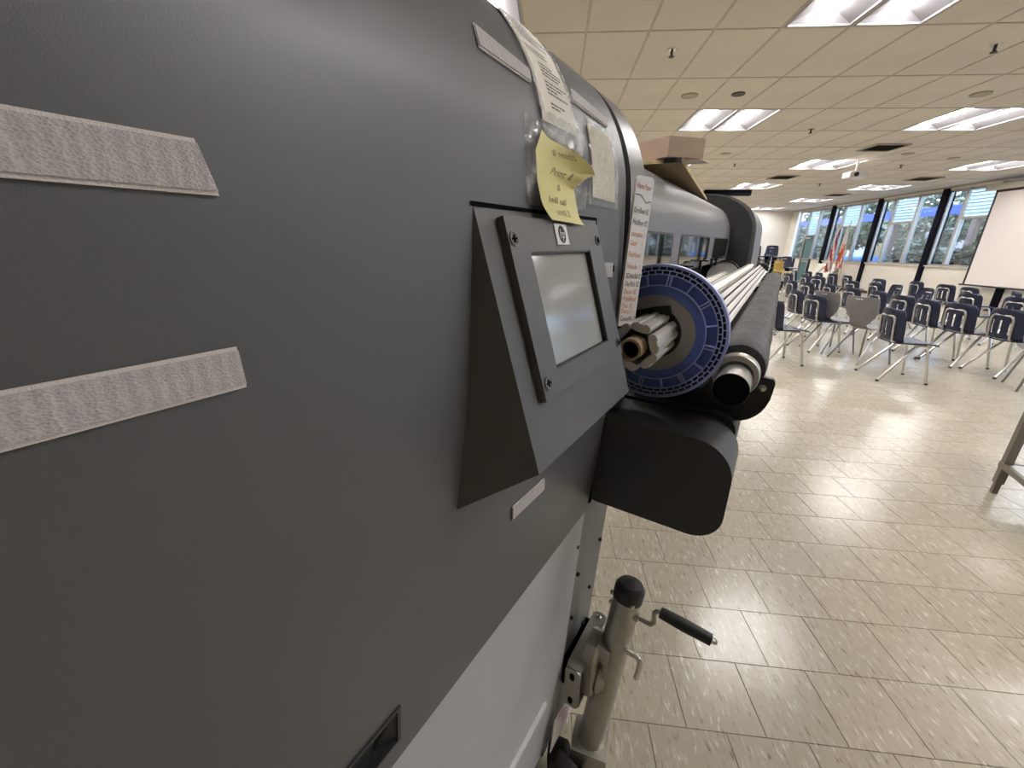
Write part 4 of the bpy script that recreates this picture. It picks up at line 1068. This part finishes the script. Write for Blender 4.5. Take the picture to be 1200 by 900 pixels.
for r0 in (.0826, .1010, .1076, .1138): mb.lathe([(r0, 0.0), (r0 + .0014, 0.0), (r0 + .0014, .012), (r0, .012)], (ac[0], yf, ac[1]), (0, 1, 0), 72, closed=True)
mb.lathe([(R - .0026, -.001), (R, -.001), (R, .016), (R - .0026, .016)], (ac[0], yf, ac[1]), (0, 1, 0), 72, closed=True)
def radial(a, r0, r1, w, y0=.0003, off=0.0):
    ca, sa = math.cos(a), math.sin(a)
    c = (ac[0] + ca * (r0 + r1) / 2 - sa * off, yf + (y0 + .012) / 2, ac[1] + sa * (r0 + r1) / 2 + ca * off)
    mb.obox(c, (ca * (r1 - r0) / 2, 0, sa * (r1 - r0) / 2), (0, (.012 - y0) / 2, 0), (-sa * w / 2, 0, ca * w / 2))
for k in range(8):
    a = math.radians(-8 + 45 * k); radial(a, .0832, .1012, .0020, off=.0026); radial(a, .0832, .1012, .0020, off=-.0026)
    radial(math.radians(14.5 + 45 * k), .0832, .1012, .0020)
for k in range(56):
    a = 2 * PI * k / 56; radial(a, .1020, .1080, .0014); radial(a + PI / 56, .1086, .1144, .0014)
part_ribs = sp_(mb, 'flange_ribs', M['blue_lit'], flg, smooth=25)
mb = MB(); mb.lathe([(0, 0), (.03, 0), (.03, .02), (0, .02)], (ac[0], 3.06, ac[1]), (0, 1, 0), 24); sp_(mb, 'far_cap', M['black'])

# ---- supply spindle under the windows
bc_ = (-.298, -.198)
q0b = (bc_[0], 2.9, bc_[1])
sp2 = qthing('supply_spindle', q0b, 'second silver spindle with a grey black rimmed disc, under the printer windows', 'spindle')
mb = ribbed(bc_, 1.3, 2.92, .034, 6, '', None); mb.build('shaft', M['alu'], sp2, q0b, 25)
mb = MB(); mb.lathe([(.02, 0), (.092, 0), (.092, .02), (.02, .02)], (bc_[0], 2.90, bc_[1]), (0, 1, 0), 40, closed=True); mb.build('disc', M['white_plastic'], sp2, q0b)
mb = MB(); mb.lathe([(.092, -.006), (.099, -.006), (.099, .026), (.092, .026)], (bc_[0], 2.90, bc_[1]), (0, 1, 0), 40, closed=True); mb.build('rim', M['black'], sp2, q0b)

# ---- crank jack
jt, jb = Vector((-.150, .747, -.745)), Vector((-.177, .668, -1.185))
jk = qthing('crank_jack', (-.177, .668, -1.362), 'silver trailer jack with black cap and crank handle beside the printer foot', 'jack')
qj = (-.177, .668, -1.362)
def jp(mb, name, m, parent=None, smooth=35, fix=True): return mb.build(name, m, parent or jk, qj, smooth, fix)
jd = (jb - jt).normalized()
mb = MB(); mb.tube([jt, jb], .0315, 28); tb = jp(mb, 'tube', M['zinc'])
mb = MB(); mb.lathe([(.0328, .022), (.0335, .0), (.033, -.008), (.026, -.018), (.012, -.023), (0, -.024)], jt, jd, 28); jp(mb, 'cap', M['rubber'])
cs = Vector((-.128, .728, -.790))
mb = MB(); mb.tube([cs, (-.100, .728, -.794), (-.090, .728, -.793), (-.086, .728, -.785), (-.088, .728, -.758), (-.084, .728, -.750), (-.070, .730, -.750), (.036, .735, -.766)], .0052, 10); cr = jp(mb, 'crank_arm', M['zinc'])
mb = MB(); hdv = Vector((.112, .005, -.016)).normalized()
mb.lathe([(.006, 0), (.0118, .001), (.0125, .006), (.0138, .05), (.0128, .085), (.0122, .104), (.006, .105)], (-.078, .7295, -.7505), hdv, 20); jp(mb, 'handle_grip', M['rubber'])
mb = MB(); mb.lathe([(.0065, 0), (.0065, .006), (.004, .010), (0, .010)], Vector((-.078, .7295, -.7505)) + hdv * .105, hdv, 8); jp(mb, 'end_nut', M['steel'])
mb = MB(); mb.tube([cs - Vector((.012, 0, 0)), cs + Vector((.010, 0, -.001))], .011, 12); jp(mb, 'crank_boss', M['zinc'], cr)
for (dx, dy, dz) in ((-.035, -.006, .012), (-.034, -.01, -.012), (.020, -.025, .02)):
    mb = MB(); mb.lathe([(.005, 0), (.005, .006), (.003, .008), (0, .008)], jt + jd * .03 + Vector((dx * .85, dy, dz)), (dx, dy, 0), 8); jp(mb, 'bolt', M['steel'], tb)
mb = MB(); mb.tube([(-.132, .700, -.872), (-.108, .700, -.870), (-.099, .700, -.876), (-.096, .700, -.888), (-.099, .700, -.934)], .0065, 10); jp(mb, 'release_pin', M['steel'])
# mounting plate on the printer post and the swivel between
mb = MB(); mb.box(-.262, -.2435, .66, .79, -1.03, -.94); jp(mb, 'gap_shade', M['void'], smooth=0)  # black block stands in for the shaded gap between post and plate
mb = MB(); mb.prism(rounded(.636, .805, -1.045, -.925, .012, 4), lambda u, v, t: (t, u, v), -.243, -.238); pl = jp(mb, 'mounting_plate', M['zinc'])
mb = MB(); mb.prism(rounded(-.243, -.206, -1.045, -.925, .012, 5), lambda u, v, t: (u, t, v), .630, .638); jp(mb, 'side_flange', M['zinc'])
mb = MB(); mb.prism(rounded(.632, .808, -.243, -.206, .012, 5), lambda u, v, t: (v, u, t), -.931, -.922); jp(mb, 'top_flange', M['zinc'])
mb = MB(); mb.prism(rounded(.632, .808, -.243, -.206, .012, 5), lambda u, v, t: (v, u, t), -1.049, -1.040); jp(mb, 'bottom_flange', M['zinc'])
for z in (-.947, -1.025):
    mb = MB(); mb.prism(rounded(-.231, -.219, z - .011, z + .011, .0058, 4), lambda u, v, t: (u, t, v), .6292, .6302); jp(mb, 'slot', M['void'], pl, smooth=0)
mb = MB(); mb.lathe([(.0055, 0), (.0055, .006), (.003, .008), (0, .008)], (-.224, .79, -.922), (0, 0, 1), 10); jp(mb, 'bolt', M['steel'], pl)
oc = [(.655, -.900), (.672, -.876), (.715, -.872), (.742, -.895), (.748, -.96), (.742, -1.04), (.722, -1.072), (.685, -1.066), (.660, -1.02)]
mb = MB(); n_ = len(oc); cy_, cz_ = .701, -.968
vs = []
for k_, xx in ((1.0, -.214), (1.0, -.190), (.90, -.183)): vs += [(xx, cy_ + (u - cy_) * k_, cz_ + (v - cz_) * k_) for u, v in oc]
mb.add(vs, [(r * n_ + i, r * n_ + (i + 1) % n_, (r + 1) * n_ + (i + 1) % n_, (r + 1) * n_ + i) for r in (0, 1) for i in range(n_)] + [tuple(range(n_)), tuple(2 * n_ + i for i in range(n_))]); jp(mb, 'swivel_body', M['zinc'], smooth=0)
mb = MB(); mb.lathe([(.040, 0), (.043, .006), (.040, .012), (.036, .016), (.030, .022), (0, .022)], (-.184, .700, -.985), (1, 0, 0), 28); jp(mb, 'swivel_disc', M['zinc'])
mb = MB(); mb.obox((-.176, .700, -.90), (.016, 0, -.004), (0, .022, 0), (0, 0, .020)); jp(mb, 'swivel_lug', M['zinc'], smooth=0)
mb = MB(); mb.obox(jb + Vector((0, 0, -.012)), (.042, .010, 0), (-.010, .040, 0), (0, 0, .026)); jp(mb, 'caster_block', M['zinc'], smooth=0)
mb = MB(); mb.obox(jb + Vector((-.02, -.01, -.075)), (.004, .0, 0), (0, .02, 0), (0, 0, .06)); mb.obox(jb + Vector((.032, -.01, -.075)), (.004, 0, 0), (0, .02, 0), (0, 0, .06)); jp(mb, 'caster_fork', M['zinc'], smooth=0)
wc = Vector((-.171, .650, -1.362 + .062))
mb = MB(); mb.lathe([(.012, -.018), (.055, -.019), (.062, -.012), (.062, .012), (.055, .019), (.012, .018)], wc, (1, 0, 0), 28, closed=True); jp(mb, 'caster_wheel', M['caster'])
mb = MB(); mb.tube([wc - Vector((.03, 0, 0)), wc + Vector((.04, 0, 0))], .008, 10); jp(mb, 'axle', M['steel'])
mb = MB(); mb.lathe([(0, -.018), (.045, -.02), (.05, 0), (.045, .02), (0, .018)], (-.236, .625, -1.26), (.9, .3, .3), 16); mb.lathe([(0, -.014), (.035, -.016), (.04, 0), (.035, .016), (0, .014)], (-.205, .600, -1.21), (.2, .9, .4), 14); jp(mb, 'rubber_boot', M['caster'])

# ---- name strip leaning on the trim band
def nfn(u, v, h=0.0):
    """u across 0..1, v down 0..1"""
    A = Vector((-.1984, .6285, .0890)); B = Vector((-.1839, .6652, .0880)); D = Vector((-.2015, .6205, -.1252)); E_ = Vector((-.1870, .6572, -.1262))
    p = (A * (1 - u) + B * u) * (1 - v) + (D * (1 - u) + E_ * u) * v
    return tuple(p + Vector((.930, -.367, 0)) * h)
ns = qthing('media_list_strip', (-.194, .64, -.13), 'narrow white strip of handwritten media names leaning beside the blue flange', 'sign')
qn = (-.194, .64, -.13)
ol = rounded(0.0, 1.0, 0.0, 1.0, .001, 1)
ol = [(.16, 0), (.84, 0), (.94, .006), (1, .022), (1, 1), (0, 1), (0, .022), (.06, .006)]
mb = MB(); mb.prism(ol, lambda u, v, t: nfn(u, v, t), 0.0, .004); mb.build('board', M['board'], ns, qn, smooth=0)
LN = [('Home Paper', .075, 'red_ink', .82), ('Gry/Bner 02', .225, 'ink', .86), ('Mat/Bner 02', .300, 'ink', .86), ('coroplast 1', .375, 'orange_ink', .84), ('Gatr    1', .435, 'orange_ink', .78),
      ('FlexPanel', .510, 'orange_ink', .72), ('Vehicle  1', .590, 'orange_ink', .80), ('3DInk/Stf 2', .655, 'ink', .88), ('Day/Bck 02', .710, 'ink', .86), ('Decor 02', .765, 'orange_ink', .76),
      ('PolyBlend', .815, 'orange_ink', .80), ('Flor 0', .865, 'orange_ink', .60), ('Decal 1', .905, 'orange_ink', .62), ('Canvas/Ply 12', .960, 'ink', .92)]
for body, v, mk, wd in LN:
    mb = MB(); add_text(mb, body, .062, lambda u, w, v=v: nfn(u, v - w * .82 + .012 * u, .0043), .05, 0.0, shear=.12, width=wd)
    mb.build('handwriting', M[mk], ns, qn, smooth=0, fix=False)
mb = MB(); L_ = [(.02, .112), (.25, .112), (.42, .122), (.6, .150), (.72, .158), (.85, .148), (.98, .152)]
for a, b in zip(L_, L_[1:]): mb.add([nfn(a[0], a[1], .0044), nfn(b[0], b[1], .0044), nfn(b[0], b[1] + .006, .0044), nfn(a[0], a[1] + .006, .0044)], [(0, 1, 2, 3)])
mb.build('ruled_line', M['ink'], ns, qn, smooth=0, fix=False)

# ---- typed sheet taped over the curve
qs = surf(.43, .66)
sh = qthing('typed_sheet', qs, 'typed white paper strip taped over the curved top of the cover', 'paper')
def shf(u, v, h=0.0):     # v 0 at the top, 1 at the bottom
    return surf(.3915 + .074 * u + .004 * (u - .5) * v, .520 + (.6625 - .520) * v, .0016 + h)
mb = MB(); mb.shell([[shf(i / 6, j / 20) for j in range(21)] for i in range(7)], thick=-.0004); mb.build('sheet', M['paper'], sh, qs)
mb = MB(); rnd = random.Random(4)
v = .14
while v < .90:
    if rnd.random() < .12 or .43 < v < .46 or .55 < v < .57: v += .022; continue
    u0 = .12 if v < .55 else .30; u = u0; ue = rnd.uniform(.55, .9)
    while u < ue:
        w = rnd.uniform(.03, .09)
        mb.add([shf(u, v, .0008), shf(u + w, v, .0008), shf(u + w, v + .011, .0008), shf(u, v + .011, .0008)], [(0, 1, 2, 3)]); u += w + .022
    v += .0265
mb.build('typed_lines', M['ink'], sh, qs, smooth=0, fix=False)
mb = MB()
def wav(a): return .0011 * math.sin(a * 37) + .0008 * math.sin(a * 91 + 1)
mb.shell([[surf(.384 + .092 * i / 12, .652 + (.692 - .652) * j / 8, .0024 + .0010 * math.sin(i * 2.1 + j * 1.9)) for j in range(9)] for i in range(13)], thick=-.0003)
for y0_, y1_ in ((.383, .394), (.463, .474)):
    mb.shell([[surf(y0_ + (y1_ - y0_) * i / 2, .520 + (.652 - .520) * j / 16, .0024 + .0004 * math.sin(i * 2.1 + j * 1.9)) for j in range(17)] for i in range(3)], thick=-.0003)
mb.build('clear_tape', M['tape'], sh, qs, smooth=60)

# ---- cream note under tape
qc = surf(.54, .68)
cnote = qthing('cream_note', qc, 'cream paper note with faint pencil taped right of the yellow note', 'note')
cf = quad_fn((.505, .639), (.580, .639), (.584, .7205), (.5045, .7195), .0014)
mb = MB(); mb.shell([[cf(i / 5, j / 8) for j in range(9)] for i in range(6)], thick=-.0003); mb.build('sheet', M['cream'], cnote, qc)
mb = MB()
for q, (v, w) in enumerate(((.24, .62), (.41, .66), (.57, .72))): scribble(mb, lambda a, b: cf(a, b, .0006), .22, .22 + w, v, .05, .010, 11 + q)
mb.build('pencil_marks', M['faint'], cnote, qc, smooth=0, fix=False)
tf = quad_fn((.499, .634), (.594, .634), (.594, .729), (.492, .729), .0022)
mb = MB(); mb.shell([[[*tf(i / 10, j / 10, .0006 * math.sin(i * 2.7 + j * 1.9))] for j in range(11)] for i in range(11)], thick=-.0003); mb.build('clear_tape', M['tape'], cnote, qc, smooth=60)

# ---- yellow sticky note, curled, on a patch of tape
qy_ = surf(.40, .71)
yn = qthing('sticky_note', qy_, 'yellow sticky note with a curled corner above the display', 'note')
def yf_(u, v, h=0.0):
    # left edge, right edge in (y, s); lifts off at the right-hand corner and at the bottom
    yl = .3795 - .018 * min(1, v / .25) if v < .25 else .3615 + .014 * max(0, (v - .8) / .2) ** 1.5
    yr = (.392 + (.462 - .392) * min(1, v / .34)) if v < .34 else .443 + .012 * max(0, (v - .85) / .15) ** 2 + .019 * max(0, 1 - (v - .34) / .05)
    s0 = .6735 + .006 * u; s1 = .752 + .0025 * u
    y = yl + (yr - yl) * u; s = s0 + (s1 - s0) * v
    lift = .003 + .002 * math.sin(v * 3) + .016 * max(0, v - .55) ** 1.2 * 1.6
    if v < .5: lift += .020 * u * u * math.sin(min(1, v / .5) * PI)
    return surf(y, s, lift + h)
mb = MB(); mb.shell([[yf_(i / 14, j / 24) for j in range(25)] for i in range(15)], thick=-.0004); mb.build('sheet', M['yellow'], yn, qy_, smooth=60)
mb = MB()
for body, v, u0, wd, k in (('# needs', .235, .34, .46, 0), ('Print It', .45, .28, .50, 0), ('&', .61, .46, .11, 0), ('(will call', .78, .17, .50, 0), ('until 2', .92, .28, .40, 0)):
    add_text(mb, body, .115, lambda u, w, v=v: yf_(u, v - w, .0010), u0, 0.0, shear=.25, width=wd)
mb.build('pencil_writing', M['pencil'], yn, qy_, smooth=0, fix=False)
tq = quad_fn((.352, .664), (.486, .672), (.492, .7365), (.3485, .7395), .0008)
mb = MB(); rnd = random.Random(2)
mb.shell([[tq(i / 18, j / 14, .0012 * math.sin(i * 1.9 + j * 1.1) * (0.4 + 0.6 * rnd.random())) for j in range(15)] for i in range(19)], thick=-.0003); mb.build('clear_tape', M['tape'], yn, qy_, smooth=60)

# ---- board and tray on top of the hood
bz = .240
bo = [(-.329, 1.50), (-.456, 2.87), (-.98, 2.83), (-.86, 1.46)]
qb = (-.65, 2.1, bz)
bt = qthing('particle_board', qb, 'particle board sheet lying on the printer top', 'board')
mb = MB(); mb.prism(bo, lambda u, v, t: (u, v, t), bz, bz + .013); mb.build('sheet', M['particle'], bt, qb, smooth=0)
mb = MB(); A, B, D = [Vector((x, y, bz + .0065)) for x, y in (bo[0], bo[1], bo[3])]
for p, q in ((A, B), (A, D)):
    d = (q - p) / 2; nn = Vector((d.y, -d.x, 0)).normalized() * .0008; 
    mb.obox((p + q) / 2, d, nn if True else nn, (0, 0, .0066))
mb.build('raw_edge', M['wood_edge'], bt, qb, smooth=0)
mb = MB(); d = (D - A).normalized(); mb.obox(A + d * .028, d * .027, Vector((d.y, -d.x, 0)) * .0018, (0, 0, .0068)); mb.build('burnt_edge', M['ink'], bt, qb, smooth=0)
c0 = Vector((-.368, 1.47, bz + .0135)); e1 = Vector((.088, .095, 0)); e2 = Vector((-.24, .13, 0)); up = Vector((0, 0, .058))
qt = tuple(c0)
tr_ = qthing('cardboard_tray', qt, 'open kraft cardboard tray on the particle board atop the printer', 'box')
mb = MB()
th = .002
def wall(p, d, out):
    n_ = out.normalized() * th
    mb.add([p, p + d, p + d + up, p + up, p - n_, p + d - n_, p + d + up - n_, p + up - n_], [(0, 1, 2, 3), (4, 7, 6, 5), (3, 2, 6, 7), (0, 3, 7, 4), (1, 5, 6, 2), (0, 4, 5, 1)])
wall(c0, e1, Vector((e1.y, -e1.x, 0))); wall(c0, e2, Vector((e2.y, -e2.x, 0)) * (1 if Vector((e2.y, -e2.x, 0)).dot(e1) < 0 else -1))
wall(c0 + e1, e2, e1); wall(c0 + e2, e1, e2)
mb.build('side_walls', M['kraft'], tr_, qt, smooth=0)
mb = MB(); mb.add([c0, c0 + e1, c0 + e1 + e2, c0 + e2, c0 + Vector((0, 0, th)), c0 + e1 + Vector((0, 0, th)), c0 + e1 + e2 + Vector((0, 0, th)), c0 + e2 + Vector((0, 0, th))], [(0, 1, 2, 3), (4, 5, 6, 7), (0, 1, 5, 4), (1, 2, 6, 5), (2, 3, 7, 6), (3, 0, 4, 7)]); mb.build('tray_base', M['kraft'], tr_, qt, smooth=0)
mb = MB(); f0 = c0 + up; mb.add([f0, f0 + e1 * 1.0, f0 + e1 * .95 + Vector((.02, -.03, -.012)), f0 + e1 * .1 + Vector((.015, -.028, -.012))], [(0, 1, 2, 3)]); 
pw = Vector((-.335, 1.53, bz + .0138))
mb = MB(); mb.shell([[pw + Vector((.05, .03, -.0)), pw + Vector((.065, .12, .0))], [pw + Vector((-.04, .02, 0)), pw + Vector((-.03, .11, 0))]], thick=.0006); ob_ = mb.build('loose_paper', M['paper'], None, pw, smooth=0)
ob_.location = W_(pw); ob_.rotation_euler = (TILT, 0, -YAW); tag(ob_, 'small white paper under the corner of the kraft tray', 'paper')
